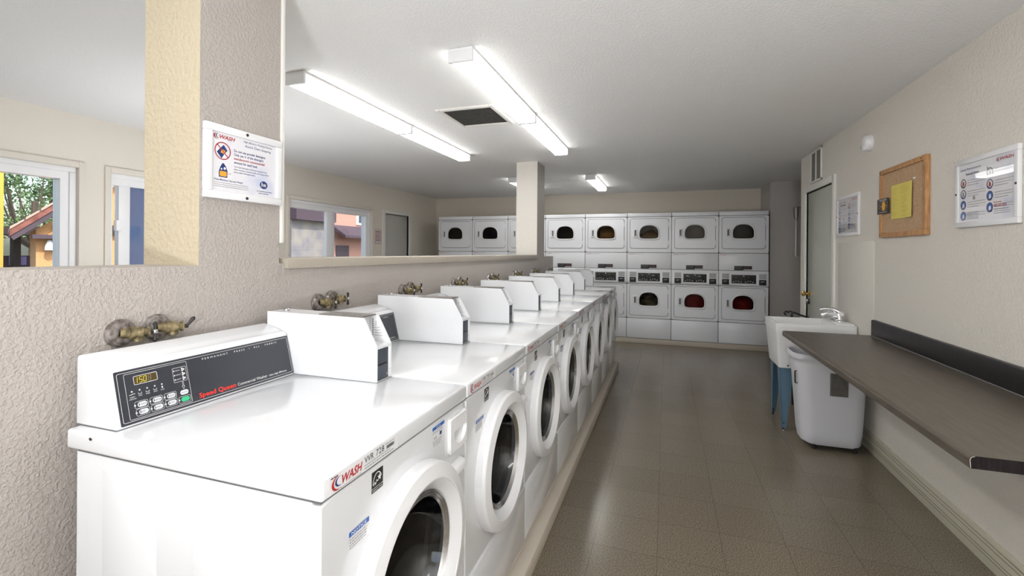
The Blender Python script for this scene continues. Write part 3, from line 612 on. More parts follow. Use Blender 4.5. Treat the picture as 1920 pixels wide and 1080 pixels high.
# ------------------------------------------------------------------ stacked dryers
D0, DP, YD = .7605, .686, 7.738
def dshape(cx, cz, a, ht, hb, n=80):
    pts = []
    for i in range(n):
        q = 2*PI*i/n; cs, sn = math.cos(q), math.sin(q); e = 2/2.35 if sn > 0 else 2/5.5
        pts.append((cx+a*math.copysign(abs(cs)**e, cs), cz+(ht if sn > 0 else hb)*math.copysign(abs(sn)**e, sn)))
    return pts
def make_dryer():
    x0, x1 = D0+.0035, D0+DP-.0035; XC = D0+.343
    t = thing('stacked_dryer', (XC, 8.1, .08), 'rightmost white stacked dryer, dark red laundry in its lower drum, beside the grey wall', 'dryer', 'stacked dryers along the back wall')
    P = lambda pts, y: [Vector((p[0], y, p[1])) for p in pts]
    b = MB(); zt, zb = 2.104, .085
    for q in ((x0, x0+.008, YD+.022, 8.49, zb, zt-.03), (x1-.008, x1, YD+.022, 8.49, zb, zt-.03), (x0+.008, x1-.008, 8.47, 8.49, zb, zt-.03), (x0+.008, x1-.008, YD+.1, 8.47, zb, zb+.01), (x0+.008, x1-.008, YD+.1, 8.47, 1.19, 1.21)): b.box(*q, 'enamel2')
    b.build('cabinet', t)
    MB().box(x0, x1, YD-.002, 8.49, 2.046, 2.104, 'enamel2', .004).build('top_cap', t)
    MB().box(x0, x1, YD, YD+.02, .088, .405, 'enamel2', .003).build('kick_panel', t)
    MB().box(x0, x1, YD, YD+.02, 1.206, 1.4645, 'enamel2', .003).build('access_panel', t)
    for z0, z1, nm in ((1.471, 2.040, 'upper'), (.412, .962, 'lower')):
        d0, d1 = (1.535, 2.012) if nm == 'upper' else (.455, .935)
        dx0, dx1 = D0+.047, D0+.637
        b = MB(); wc = (D0+.343, (z0+z1)/2); o = rayloop(rr(x0, z0, x1, z1, .003), wc); h = rayloop(rr(dx0-.0055, d0-.0055, dx1+.0055, d1+.0055, .0345), wc)
        b.loops([P(o, YD+.02), P(o, YD), P(h, YD), P(h, YD+.02)], 'enamel2'); b.loops([P(h, YD+.018), P(rayloop(rr(dx0+.02, d0+.02, dx1-.02, d1-.02, .034), wc), YD+.018)], 'shadowgap'); b.build('bulkhead', t)  # black band paints the shade behind the door gap
        wz = 1.775 if nm == 'upper' else .695
        cx = D0+.343; c = (cx, wz); D = lambda g: dshape(cx, wz, .143+g, .127+g, .082+g)
        b = MB(); o = rayloop(rr(dx0, d0, dx1, d1, .03), c); oi = rayloop(rr(dx0+.004, d0+.004, dx1-.004, d1-.004, .028), c)
        b.loops([P(o, YD+.017), P(o, YD-.003), P(oi, YD-.006), P(rayloop(D(.03), c), YD-.006), P(rayloop(D(.026), c), YD-.003), P(rayloop(D(.02), c), YD-.003), P(rayloop(D(.02), c), YD+.015)], 'enamel2')
        door = b.build('door', t)
        if nm == 'upper': tag(door, 'upper dryer door')
        else: tag(door, 'lower dryer door')
        b = MB(); b.loops([P(rayloop(D(.02), c), YD-.002), P(rayloop(D(.0195), c), YD-.011), P(rayloop(D(.014), c), YD-.016), P(rayloop(D(.005), c), YD-.014), P(rayloop(D(.0), c), YD-.002), P(rayloop(D(-.001), c), YD+.012)], 'plastic', smooth=True); b.build('window_frame', door)
        b = MB(); g = rayloop(D(.002), c); b.loops([P(g, YD+.006), P(g, YD+.003)], 'dryglass', cap0=True, cap1=True); b.build('door_glass', door)
        hz = 1.715 if nm == 'upper' else .635
        b = MB(); hx0, hx1 = D0+.094, D0+.158
        b.loops([P(rr(hx0, hz, hx1, hz+.135, .006), YD-.006), P(rr(hx0, hz, hx1, hz+.135, .006), YD-.018), P(rr(hx0+.004, hz+.004, hx1-.004, hz+.131, .005), YD-.022), P(rr(hx0+.022, hz+.018, hx1-.012, hz+.117, .004), YD-.022), P(rr(hx0+.024, hz+.020, hx1-.014, hz+.115, .004), YD-.008)], 'plastic'); b.rect(Fr((0, YD-.008, 0), (1, 0, 0), (0, 0, 1)), hx0+.024, hz+.02, hx1-.014, hz+.115, 'darkgrey', 0); b.build('door_handle', door)
        for hh in (d0+.09, d1-.09): MB().box(dx1-.004, dx1+.014, YD-.005, YD-.0005, hh-.035, hh+.035, 'enamel2', .002).build('hinge', door)
        MB().lathe([(.215, YD+.03), (.25, YD+.05), (.25, YD+.56), (0, YD+.57)], (cx, 0, (d0+d1)/2), (0, 1, 0), 'drum2', 40).build('drum', t)
    b = MB()                                                                      # black strips paint the shade inside the open seams
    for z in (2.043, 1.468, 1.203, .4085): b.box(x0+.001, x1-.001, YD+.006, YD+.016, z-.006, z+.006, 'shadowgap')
    b.box(D0+.0002, x0, YD+.005, YD+.03, .09, 2.10, 'shadowgap'); b.box(x1, D0+DP-.0002, YD+.005, YD+.03, .09, 2.10, 'shadowgap'); b.build('seam_shade', t)
    b = MB(); zc0, zc1 = .967, 1.200
    b.prism([(YD, zc0), (YD-.012, zc0+.014), (YD-.016, zc0+.03), (YD-.016, zc1-.045), (YD-.006, zc1-.012), (YD, zc1), (YD+.02, zc1), (YD+.02, zc0)], lambda a, c_, h: (h, a, c_), x0, x1, 'enamel2'); b.build('control_fascia', t)
    fr = Fr((D0, YD-.016, 0), (1, 0, 0), (0, 0, 1)); b = MB()
    b.box(D0+.178, D0+.514, YD-.021, YD-.0155, 1.010, 1.140, 'black', .002); fp = fr.at(.178, 1.010, .005)
    for k in (0, 1):
        ox = .018+.165*k; b.rrect(fp, ox, .012, ox+.125, .118, .006, 'grey', .0006, .0015); b.rect(fp, ox+.025, .086, ox+.075, .102, 'lcdbg', .0006)
        b.text(fp, '15', ox+.04, .089, .014, 'lcd' if k else 'btn', .0009)
        for q in range(4): b.disc(fp, ox+.012+.033*q, .022+(.012 if q in (1, 2) else 0), .009, 'btn', .0006, 12, .006)
    b.disc(fp, .168, .112, .008, 'white', .0006, 12); b.build('control_panel', t)
    for ox, dz in ((.042, 0), (.548, 0)):
        b = MB(); b.box(D0+ox, D0+ox+.106, YD-.024, YD-.0155, .985, 1.165, 'enamel2', .003); f = fr.at(ox, .985, .008)
        b.rect(f, .004, .095, .102, .172, 'silver', .0006)
        for q in range(9): b.rect(f, .006, .099+.0078*q, .100, .1005+.0078*q, 'grey', .0009)
        b.box(D0+ox+.004, D0+ox+.102, YD-.029, YD-.0235, .990, 1.071, 'black', .003); f = f.at(0, 0, .005)
        b.line(f, [(.026, .052), (.034, .058), (.040, .050), (.048, .060), (.056, .051), (.064, .058), (.078, .060)], .004, 'btn', .0007)
        b.build('card_reader', t)
    b = MB(); b.box(D0+.218, D0+.460, YD-.003, YD-.0003, 1.210, 1.274, 'black', .001); f = fr.at(.218, 1.210, -.013)
    b.rect(f, .128, .001, .240, .013, 'paper2', .0006)
    for k in range(3): greek(b, f, .008, .05-.014*k, .10, .003, 'grey', .0006)
    greek(b, f, .13, .046, .09, .004, 'darkred', .0006); greek(b, f, .13, .032, .1, .003, 'grey', .0006); b.build('instruction_plate', t)
    b = MB(); f = fr.at(.022, 1.436, -.016); b.rect(f, 0, 0, .24, .018, 'paper2', .0004); wash_logo(b, f, .004, .002, .014, .085, .0008); b.text(f, 'VVR  728', .10, .004, .011, 'grey', .0008, width=.075); b.build('id_label', t)
    return t
dry = make_dryer()
dl_ = {1: 'second stacked dryer from the right, bright red laundry behind its lower window', 2: 'third stacked dryer from the right, striped laundry behind its lower window', 3: 'fourth stacked dryer from the right, tan laundry behind its upper window',
       4: 'stacked dryer just right of the far column, its lower half hidden by washers', 5: 'stacked dryer mostly hidden behind the far column', 6: 'second stacked dryer from the left end', 7: 'leftmost stacked dryer, in the far left corner'}
for i in range(1, 8):
    c = copy_tree(dry); c.location = dry.location-Vector((DP*i, 0, 0)); c['label'] = dl_[i]
def laundry(i, z, m, label, h=.16, seed=0):
    rnd = random.Random(seed); cx = D0+.343-DP*i; zc = .695 if z == 0 else 1.7735
    b = bmesh.new(); bmesh.ops.create_icosphere(b, subdivisions=4, radius=1)
    ph = [rnd.uniform(0, 6) for _ in range(6)]; floor_z = zc-.240
    for v in b.verts:
        x, y, zz = v.co; k = 1+.10*math.sin(5*x+ph[0])*math.sin(4*y+ph[1])+.07*math.sin(9*zz+ph[2])*math.sin(7*x+ph[3])
        v.co = Vector((x*.165*k, y*.17*k, zz*h*k))
    for v in b.verts:
        p = v.co+Vector((cx, YD+.26, floor_z+h*.98)); r = math.hypot(p.x-cx, p.z-zc)
        if r > .235: p.x = cx+(p.x-cx)*.235/r; p.z = zc+(p.z-zc)*.235/r
        v.co = p
    o = MB().bm(b, m, True); o = o.build('laundry', origin=(cx, YD+.26, floor_z)); tag(o, label, 'laundry')
laundry(0, 0, 'redcloth', 'dark red laundry in the lower drum of the rightmost dryer', .17, 1)
laundry(1, 0, 'redcloth', 'bright red laundry in the lower drum of the second dryer from the right', .20, 2)
laundry(2, 0, 'stripecloth', 'striped dark and olive laundry in the lower drum of the third dryer from the right', .17, 3)
laundry(3, 1, 'orangecloth', 'tan laundry in the upper drum of the fourth dryer from the right', .19, 4)
laundry(2, 1, 'orangecloth', 'brown laundry in the upper drum of the third dryer from the right', .15, 5)

# ------------------------------------------------------------------ wall posters
def frame_on(fr, wd, ht, label, name='framed_sign', group='white framed instruction signs'):
    t = thing(name, fr.o, label, 'sign', group)
    b = MB(); fw = .026; fd = .018
    for a0, c0, a1, c1 in ((0, 0, wd, fw), (0, ht-fw, wd, ht), (0, fw, fw, ht-fw), (wd-fw, fw, wd, ht-fw)):
        vs = [fr(a, c, d) for d in (0.0005, fd) for a in (a0, a1) for c in (c0, c1)]
        b.solid(vs, [(0, 1, 3, 2), (4, 6, 7, 5), (0, 4, 5, 1), (2, 3, 7, 6), (0, 2, 6, 4), (1, 5, 7, 3)], 'lampmetal', .003)
    b.build('frame', t)
    g = fr.at(fw-.002, fw-.002, .0115); return t, g, wd-2*fw+.004, ht-2*fw+.004
def finish_sign(t, b, g, w_, h_, fr, wd, ht, screws):
    b.build('poster', t)
    c = MB(); c.add([g(0, 0, .003), g(w_, 0, .003), g(w_, h_, .003), g(0, h_, .003), g(0, 0, .0045), g(w_, 0, .0045), g(w_, h_, .0045), g(0, h_, .0045)], [(3, 2, 1, 0), (4, 5, 6, 7)], 'signglass'); c.build('glass', t)
    for a, z in screws: MB().lathe([(0, 0), (.0055, 0), (.005, .002), (0, .0025)], fr(a, z, .018), fr.n, 'iron', 14).build('screw', t)
def base_paper(b, g, w_, h_):
    b.add([g(0, 0, 0), g(w_, 0, 0), g(w_, h_, 0), g(0, h_, 0)], [(0, 1, 2, 3)], 'paper')
fr = Fr((XP, 1.121, 1.636), (0, 1, 0), (0, 0, 1))
t, g, w_, h_ = frame_on(fr, .318, .252, 'white framed detergent notice on the near column above the washers')
b = MB(); base_paper(b, g, w_, h_)
b.rrect(g, .002, .002, w_-.002, h_-.002, .004, 'navy', .0004, .0008)
wash_logo(b, g, .008, .180, .017, .082)
b.text(g, 'High Efficiency Washing Machine', .125, .188, .0095, 'navy', shear=.2, width=.125); b.text(g, 'Avoid Over-Soaping', .130, .172, .013, 'navy', shear=.15, width=.115)
cx, cz = .042, .140; b.poly(g, [(cx-.022, cz-.006), (cx-.004, cz-.026), (cx+.006, cz-.010), (cx+.018, cz+.004), (cx+.004, cz+.022), (cx-.010, cz+.008)], 'navy', .0005); b.poly(g, [(cx-.008, cz-.006), (cx+.008, cz-.010), (cx+.010, cz+.002), (cx-.004, cz+.006)], 'orange', .0007)
b.ring(g, cx, cz, .027, .0305, 'darkred', .0009); b.line(g, [(cx-.021, cz+.020), (cx+.021, cz-.020)], .0035, 'darkred', .0009)
b.poly(g, [(.028, .050), (.060, .050), (.061, .072), (.055, .088), (.047, .098), (.041, .098), (.034, .086), (.028, .070)], 'navy', .0005); b.rrect(g, .031, .053, .058, .071, .004, 'orange', .0007); b.disc(g, .050, .081, .0045, 'white', .0007); b.disc(g, .038, .078, .003, 'white', .0007); b.text(g, '1/4', .064, .062, .009, 'grey')
for k, (s, m) in enumerate((('Do not use powder detergent.', 'navy'), ('Only use \u00bc of the detergent', 'navy'), ('manufacturers recommended', 'darkred'), ('amount for each load.', 'navy'))): b.text(g, s, .086, .146-.0135*k, .0125, m, bold=.012, width=(.135, .125, .130, .098)[k])
for k, s in enumerate(('Too much detergent will cause excessive suds', 'often resulting in poorly rinsed, wet, soapy clothes', 'and possible detergent stains.')): b.text(g, s, .086, .092-.0095*k, .0080, 'navy', width=(.140, .150, .090)[k])
b.text(g, 'These Machines Use Less Water!', .010, .038, .0090, 'navy', bold=.01, width=.112)
for k in range(3): greek(b, g, .010, .030-.0065*k, .135, .0018, 'grey')
b.disc(g, .213, .046, .0175, 'navy', .0005, 28, .0145); b.text(g, 'he', .213, .040, .022, 'white', .0008, bold=.02, center=True); greek(b, g, .182, .020, .07, .0024, 'navy'); greek(b, g, .19, .012, .045, .0024, 'navy')
finish_sign(t, b, g, w_, h_, fr, .318, .252, [(.159, .240), (.159, .011)])
def instruct(fr, wd, ht, label, first, second, icons):
    t, g, w_, h_ = frame_on(fr, wd, ht, label)
    b = MB(); base_paper(b, g, w_, h_)
    b.text(g, 'Laundry Room Instructions', .012, h_-.034, .018, 'navy', shear=.2, width=w_*.40); b.text(g, first, .055, h_-.060, .018, 'black', bold=.02, shear=.15, width=w_*.26)
    wash_logo(b, g, w_-.122, h_-.030, .018, .115); b.text(g, second, w_*.53, h_-.052, .014, 'black', bold=.02, width=.012)
    if not first: greek(b, g, .055, h_-.058, w_*.26, .010, 'black')
    for col in (0, 1):
        for k in range(4):
            cx_ = .036+col*w_*.50; cy_ = h_-(.098 if col == 0 else .072)-k*.055
            b.disc(g, cx_, cy_, .0235, 'navy' if (k+icons) % 4 > 0 else 'black', .0005, 24); b.disc(g, cx_+.001, cy_+.002, .017, 'paper2' if k < 2 else 'blue', .0007, 24)
            if k < 2: b.poly(g, [(cx_-.008, cy_-.012), (cx_+.009, cy_-.010), (cx_+.007, cy_+.009), (cx_-.006, cy_+.011)], 'darkred' if (k+col) % 2 == icons else 'grey', .0009)
            else: b.poly(g, [(cx_-.006, cy_-.014), (cx_+.010, cy_-.010), (cx_+.008, cy_+.008), (cx_-.004, cy_+.006)], 'paper2', .0009)
            for q in range(3): greek(b, g, cx_+.034, cy_+.010-.012*q, w_*.34-(.05 if q == 2 else 0), .0028, 'grey')
    b.disc(g, w_*.30, h_*.40, .010, 'grey', .0005)
    for k in range(4): greek(b, g, .020, .048-.011*k, w_*.34, .0028, 'black' if k == 1 else 'grey')
    greek(b, g, w_*.66, .078, .05, .004, 'darkred'); b.text(g, '800-342-5932', w_*.66, .060, .014, 'darkred', bold=.02, width=.085)
    b.disc(g, w_*.61, .050, .010, 'orange', .0005)
    for k in range(3): greek(b, g, w_*.66, .048-.010*k, .11, .003, 'grey')
    finish_sign(t, b, g, w_, h_, fr, wd, ht, [(.010, ht*.5), (wd-.010, ht*.5)])
instruct(Fr((XR, 3.030, 1.602), (0, -1, 0), (0, 0, 1)), .455, .345, 'large white framed washer instructions on the right wall above the counter', 'Front-Load Washer', '5', 0)
instruct(Fr((XR, 4.806, 1.616), (0, -1, 0), (0, 0, 1)), .485, .342, 'white framed instructions on the right wall between the door and the corkboard', '', '', 1)
# paper notice beside the left door
fr = Fr((XL, 6.425, 1.575), (0, 1, 0), (0, 0, 1)); b = MB(); b.solid([fr(a, c_, d) for d in (.0005, .003) for a in (0, .175) for c_ in (0, .24)], [(0, 1, 3, 2), (4, 6, 7, 5), (0, 4, 5, 1), (2, 3, 7, 6), (0, 2, 6, 4), (1, 5, 7, 3)], mat('notice_paper', (.66, .58, .56), .6))
b.rrect(fr, .004, .004, .171, .236, .004, 'darkred', .0034, .004)
for k in range(5): greek(b, fr, .018, .195-.034*k, .135, .013, 'darkred' if k % 2 else 'navy', .0036)
tag(b.build('paper_notice', origin=fr.o), 'small notice on the far left wall beside the grey door', 'notice')

# corkboard, yellow sheet, black card
fr = Fr((XR, 3.926, 1.579), (0, -1, 0), (0, 0, 1)); wd, ht = .618, .470
t = thing('cork_board', fr.o, 'wood framed cork notice board on the right wall', 'notice board')
b = MB(); fw = .030
for a0, c0, a1, c1 in ((0, 0, wd, fw), (0, ht-fw, wd, ht), (0, fw, fw, ht-fw), (wd-fw, fw, wd, ht-fw)):
    b.solid([fr(a, c_, d) for d in (.0005, .024) for a in (a0, a1) for c_ in (c0, c1)], [(0, 1, 3, 2), (4, 6, 7, 5), (0, 4, 5, 1), (2, 3, 7, 6), (0, 2, 6, 4), (1, 5, 7, 3)], 'wood', .002)
b.build('wooden_frame', t)
b = MB(); b.add([fr(a, c_, d) for d in (.001, .012) for a in (fw, wd-fw) for c_ in (fw, ht-fw)], [(4, 6, 7, 5), (0, 1, 3, 2)], 'cork'); b.build('cork_sheet', t)
for a, c_ in ((.016, .455), (wd-.05, .455), (.016, .016)): MB().lathe([(0, 0), (.005, 0), (.004, .002), (0, .0025)], fr(a, c_, .024), fr.n, 'iron', 12).build('screw', t)
g = fr.at(.165, .118, .0125); b = MB(); N = 8
P_ = []
sw, sh = .285, .225
for j in range(N+1):
    for i in range(N+1):
        a = sw*i/N; c_ = sh*j/N; P_.append(g(a, c_, .003+.006*(i/N)**2*(1-.6*j/N)+.002*math.sin(3*i/N*PI)*(1-j/N)))
b.add(P_, [(j*(N+1)+i, j*(N+1)+i+1, (j+1)*(N+1)+i+1, (j+1)*(N+1)+i) for j in range(N) for i in range(N)], 'yellow', True)
gz = g.at(0, 0, .011)
for k in range(18):
    for ox in (.016, .150): 
        if random.random() < .85: greek(b, gz, ox, sh-.02-.0112*k, random.uniform(.05, .115), .0018, 'pencil', 0)
tag(b.build('yellow_sheet', origin=g.o), 'yellow handwritten sheet pinned to the cork board', 'paper')
tp = thing('push_pin', fr(.470, .352, .012), 'clear push pin at the upper right corner of the yellow sheet', 'pin')
MB().cyl(fr(.470, .352, .012), fr(.470, .352, .021), .006, 'plastic', 14).build('pin_head', tp)
g = fr.at(-.02, .165, .0245); b = MB(); cw, ch = .17, .105
b.solid([g(a, c_, d) for d in (0, .002) for a in (0, cw) for c_ in (0, ch)], [(0, 1, 3, 2), (4, 6, 7, 5), (0, 4, 5, 1), (2, 3, 7, 6), (0, 2, 6, 4), (1, 5, 7, 3)], 'card')
gg = g.at(0, 0, .002); b.disc(gg, .100, .052, .028, 'orange', .0006, 28, .032)
for k in range(10):
    q = 2*PI*k/10; b.line(gg, [(.100+.034*math.cos(q), .052+.037*math.sin(q)), (.100+.046*math.cos(q), .052+.046*math.sin(q))], .003, 'orange' if k % 5 else 'white', .0006)
greek(b, gg, .03, .094, .12, .004, 'white'); greek(b, gg, .04, .086, .10, .003, 'btn'); greek(b, gg, .03, .010, .12, .003, 'btn')
for k in range(3): greek(b, gg, .025, .04+.016*k, .03, .003, 'orange'); greek(b, gg, .145, .04+.016*k, .02, .003, 'orange')
tag(b.build('event_card', origin=g.o), 'small black card with orange emblem at the left edge of the cork board', 'card')

# ------------------------------------------------------------------ folding counter
X0 = .858; Y0c, Y1c = 1.735, 4.072; ZT = .865
t = thing('folding_counter', (XR-.02, 2.9, ZT-.038), 'long dark laminate folding counter fixed to the right wall', 'counter')
prof = [(X0+.012, ZT), (XR-.001, ZT), (XR-.001, ZT-.038), (X0+.002, ZT-.038), (X0, ZT-.034), (X0, ZT-.010), (X0+.003, ZT-.003)]
b = MB(); b.prism(prof, lambda a, c_, h: (a, h, c_), Y0c, Y1c, 'counter')
b.poly(Fr((0, Y0c, 0), (1, 0, 0), (0, 0, 1)), prof[::-1], 'counteredge', .0006)
b.line(Fr((0, Y0c-.0006, 0), (1, 0, 0), (0, 0, 1)), [(X0+.003, ZT-.036), (X0+.0012, ZT-.012), (X0+.005, ZT-.004), (X0+.013, ZT-.0012)], .0018, 'kerb', .0004)
b.build('countertop', t)
b = MB(); b.prism([(XR-.021, ZT), (XR-.021, ZT+.110), (XR-.017, ZT+.117), (XR-.001, ZT+.119), (XR-.001, ZT)], lambda a, c_, h: (a, h, c_), Y0c, 4.052, 'counteredge'); b.tube([(XR-.022, Y0c+.002, ZT+.002), (XR-.022, 4.05, ZT+.002)], .003, 'darkgrey', 8); b.build('backsplash', t)  # grey bead added for the highlight line along the joint
for yy in (2.2, 3.6):
    b = MB(); b.prism([(XR-.001, ZT-.038), (XR-.26, ZT-.038), (XR-.26, ZT-.060), (XR-.03, ZT-.26), (XR-.001, ZT-.26)], lambda a, c_, h: (a, h, c_), yy, yy+.03, 'counteredge', .002)
    b.build('wall_bracket', t)

# ------------------------------------------------------------------ laundry sink
t = thing('laundry_sink', (1.155, 4.56, 0), 'white laundry tub on blue steel legs beyond the counter', 'sink')
P = lambda x0_, x1_, y0_, y1_, z, r=.02: [Vector((a, c_, z)) for a, c_ in rr(x0_, y0_, x1_, y1_, r, 4)]
b = MB(); sx0, sx1, sy0, sy1, sz = .863, 1.440, 4.325, 4.785, .888
b.loops([P(sx0+.032, sx1-.03, sy0+.03, sy1-.03, .515), P(sx0+.006, sx1-.006, sy0+.006, sy1-.006, sz-.072), P(sx0, sx1, sy0, sy1, sz-.070), P(sx0, sx1, sy0, sy1, sz-.004), P(sx0+.004, sx1-.004, sy0+.004, sy1-.004, sz), P(sx0+.022, sx1-.13, sy0+.022, sy1-.022, sz), P(sx0+.030, sx1-.138, sy0+.03, sy1-.03, sz-.02), P(sx0+.055, sx1-.16, sy0+.055, sy1-.055, .56)], 'tub', cap0=True, cap1=True)
b.box(1.30, 1.436, sy0+.05, sy1-.05, sz-.004, sz+.012, 'tub', .006)
b.build('basin', t)
for lx, ly, dx, dy in ((.905, 4.385, 1, 1), (.905, 4.725, 1, -1), (1.40, 4.385, -1, 1), (1.40, 4.725, -1, -1)):
    b = MB(); fx, fy = lx+.012*dx, ly-.035*dy
    # angle-section leg that tapers to the floor
    wt, wb = .105, .034; th = .004; zt = .53
    for ax in (0, 1):
        if ax == 0: vs = [(lx, ly-.012*dy, zt), (lx+wt*dx, ly-.012*dy, zt), (fx+wb*dx, fy, .02), (fx, fy, .02)]; off = Vector((0, th*dy, 0))
        else: vs = [(lx, ly-.012*dy, zt), (lx, ly-.012*dy+wt*dy, zt), (fx, fy+wb*dy, .02), (fx, fy, .02)]; off = Vector((th*dx, 0, 0))
        vs = [Vector(v) for v in vs]; b.solid(vs+[v+off for v in vs], [(0, 1, 2, 3), (4, 5, 6, 7), (0, 1, 5, 4), (1, 2, 6, 5), (2, 3, 7, 6), (3, 0, 4, 7)], 'bluesteel')
    leg = b.build('leg', t)
    b = MB(); b.cyl((fx+.014*dx, fy+.014*dy, 0), (fx+.014*dx, fy+.014*dy, .006), .020, 'steel', 16); b.cyl((fx+.014*dx, fy+.014*dy, .005), (fx+.014*dx, fy+.014*dy, .06), .008, 'iron', 12); b.lathe([(0, 0), (.006, 0), (.005, .003), (0, .004)], (fx+.014*dx, fy-.0005*dy, .06), (0, -dy, 0), 'iron', 10); b.build('levelling_foot', leg)
    MB().lathe([(0, 0), (.007, 0), (.006, .003), (0, .004)], (lx+.055*dx, sy0+.028 if dy > 0 else sy1-.028, .535), (0, -dy, 0), 'iron', 10).build('bolt', t)
tf = thing('sink_faucet', (1.375, 4.56, sz+.012), 'chrome single lever faucet on the laundry sink', 'faucet')
b = MB(); b.loops([P(1.325, 1.425, 4.48, 4.64, sz+.012, .045), P(1.325, 1.425, 4.48, 4.64, sz+.020, .045), P(1.335, 1.415, 4.49, 4.63, sz+.027, .038)], 'chrome', cap0=True, cap1=True, smooth=True)
b.lathe([(.034, 0), (.030, .02), (.027, .045), (.024, .055), (0, .058)], (1.382, 4.56, sz+.022), (-.12, 0, 1), 'chrome', 24); b.build('faucet_base', tf)
b = MB(); b.stube([(1.385, 4.56, sz+.050), (1.345, 4.56, sz+.060), (1.305, 4.56, sz+.074), (1.270, 4.56, sz+.066), (1.256, 4.56, sz+.043)], [.028, .025, .021, .018, .015], 'chrome', 16); b.build('spout', tf)
b = MB(); b.stube([(1.402, 4.56, sz+.062), (1.375, 4.56, sz+.088), (1.335, 4.56, sz+.108), (1.285, 4.56, sz+.113), (1.240, 4.56, sz+.104)], [.030, .027, .017, .011, .006], 'chrome', 14); b.build('lever', tf)
# black scrolled armrest behind the sink
t = thing('iron_armrest', (1.17, 5.12, 0), 'black scrolled iron armrest showing above the far edge of the sink', 'armrest')
b = MB(); pts = []
for i in range(11):
    q = PI*1.5-(PI*1.45)*i/10; pts.append((1.112+.016*math.cos(q), 5.12, .885+.016*math.sin(q)))
b.tube(pts+[(1.14, 5.12, .905), (1.18, 5.12, .892), (1.24, 5.12, .868), (1.30, 5.12, .85)], .009, 'black', 10); b.build('arm', t)
MB().tube([(1.165, 5.12, .895), (1.158, 5.12, .86), (1.17, 5.12, .5), (1.17, 5.12, 0)], .010, 'black', 10).build('post', t)
MB().tube([(1.295, 5.12, .853), (1.30, 5.12, .5), (1.30, 5.12, 0)], .010, 'black', 10).build('post', t)
MB().tube([(1.17, 5.12, .12), (1.30, 5.12, .12)], .008, 'black', 10).build('brace', t)

# ------------------------------------------------------------------ white bin on casters
t = thing('wheeled_bin', (1.17, 4.14, 0), 'tall white plastic bin on casters under the counter end', 'bin')
b = MB(); rrb = lambda g, z, r: [Vector((a, c_, z)) for a, c_ in rr(.985-g, 3.985-g*.5, 1.372+g*.75, 4.245+g*.3, r, 8)]
b.loops([rrb(-.03, .035, .06), rrb(0, .05, .09), rrb(.012, .12, .09), rrb(.045, .58, .10), rrb(.055, .62, .10), rrb(.052, .635, .10), rrb(.062, .665, .10), rrb(.072, .672, .10), rrb(.076, .69, .10), rrb(.070, .708, .10), rrb(.062, .712, .10), rrb(.058, .70, .09), rrb(.045, .60, .09), rrb(-.005, .06, .08)], 'bin', cap0=True, cap1=True, smooth=True)
f = Fr((0, 3.975, 0), (1, 0, 0), (0, 0, 1))

b.build('bin_body', t)
b = MB(); g = Fr((1.148, 3.962, .420), (1, 0, 0), (0, -.03, 1))
b.solid([g(a, c_, d) for d in (-.006, .004) for a in (0, .112) for c_ in (0, .165)], [(0, 1, 3, 2), (4, 6, 7, 5), (0, 4, 5, 1), (2, 3, 7, 6), (0, 2, 6, 4), (1, 5, 7, 3)], 'grilledark')
for k in range(8): b.solid([g(a, c_, d) for d in (.003, .010) for a in (.003+.0145*k, .0075+.0145*k) for c_ in (.002, .163)], [(0, 1, 3, 2), (4, 6, 7, 5), (0, 4, 5, 1), (2, 3, 7, 6), (0, 2, 6, 4), (1, 5, 7, 3)], 'brownlabel')
b.build('ribbed_grip', t)
b = MB(); b.tube([(.958, 4.03, .575), (.935, 4.025, .57), (.938, 4.03, .48), (.962, 4.035, .475)], .005, 'iron', 8); b.build('handle', t)
for cx_, cy_ in ((1.06, 4.01), (1.32, 4.01), (1.06, 4.2), (1.32, 4.2)):
    b = MB(); b.lathe([(0, -.009), (.016, -.009), (.018, -.004), (.018, .004), (.016, .009), (0, .009)], (cx_, cy_, .0185), (.8, .6, 0), 'iron', 18); b.box(cx_-.012, cx_+.012, cy_-.012, cy_+.012, .033, .046, 'iron', .003); b.build('caster', t)

# white conduit on the grey wall
t = thing('wall_conduit', (1.80, 7.79, 1.42), 'thin white vertical pipe on the grey wall at the far right corner', 'pipe')
MB().tube([(1.80, 7.789, 2.14), (1.80, 7.755, 2.14), (1.80, 7.742, 2.125), (1.80, 7.742, 1.46), (1.80, 7.746, 1.435), (1.83, 7.75, 1.42), (1.86, 7.77, 1.42), (1.88, 7.789, 1.42)], .012, 'trim', 10).build('pipe', t)
MB().tube([(1.775, 7.76, 2.13), (1.772, 7.75, 2.05), (1.785, 7.74, 1.98), (1.80, 7.728, 1.955), (1.815, 7.74, 1.98), (1.826, 7.75, 2.05), (1.824, 7.76, 2.13)], .004, 'iron', 8).build('wire_loop', t)
MB().box(1.772, 1.86, 7.752, 7.789, 2.135, 2.155, 'rust', .003).build('bracket', t)

# ------------------------------------------------------------------ outside
b = MB(); b.box(-60, -4.70, -30, 60, -.25, -.12, 'ground'); struct('ground_outside', b)
t = thing('annex_building', (-13, 7.5, -.12), 'low orange building with clay tiled gable roof outside the left window', 'building')
AO = Vector((-12, 5.36, 0)); AR = Vector((.40, .917, 0)); AD = Vector((-.917, .40, 0))
AP = lambda a, c_, h: AO+AR*a+AD*h+Vector((0, 0, c_))
def abox(b, a0, a1, h0, h1, z0, z1, m, bev=0.):
    return b.solid([AP(a, z, h) for a in (a0, a1) for h in (h0, h1) for z in (z0, z1)], [(0, 1, 3, 2), (4, 6, 7, 5), (0, 4, 5, 1), (2, 3, 7, 6), (0, 2, 6, 4), (1, 5, 7, 3)], m, bev)
b = MB(); b.prism([(.36, -.12), (3.84, -.12), (3.84, 1.85), (2.1, 3.30), (.36, 1.85)], AP, .25, 3.0, 'stucco'); b.build('wall', t)
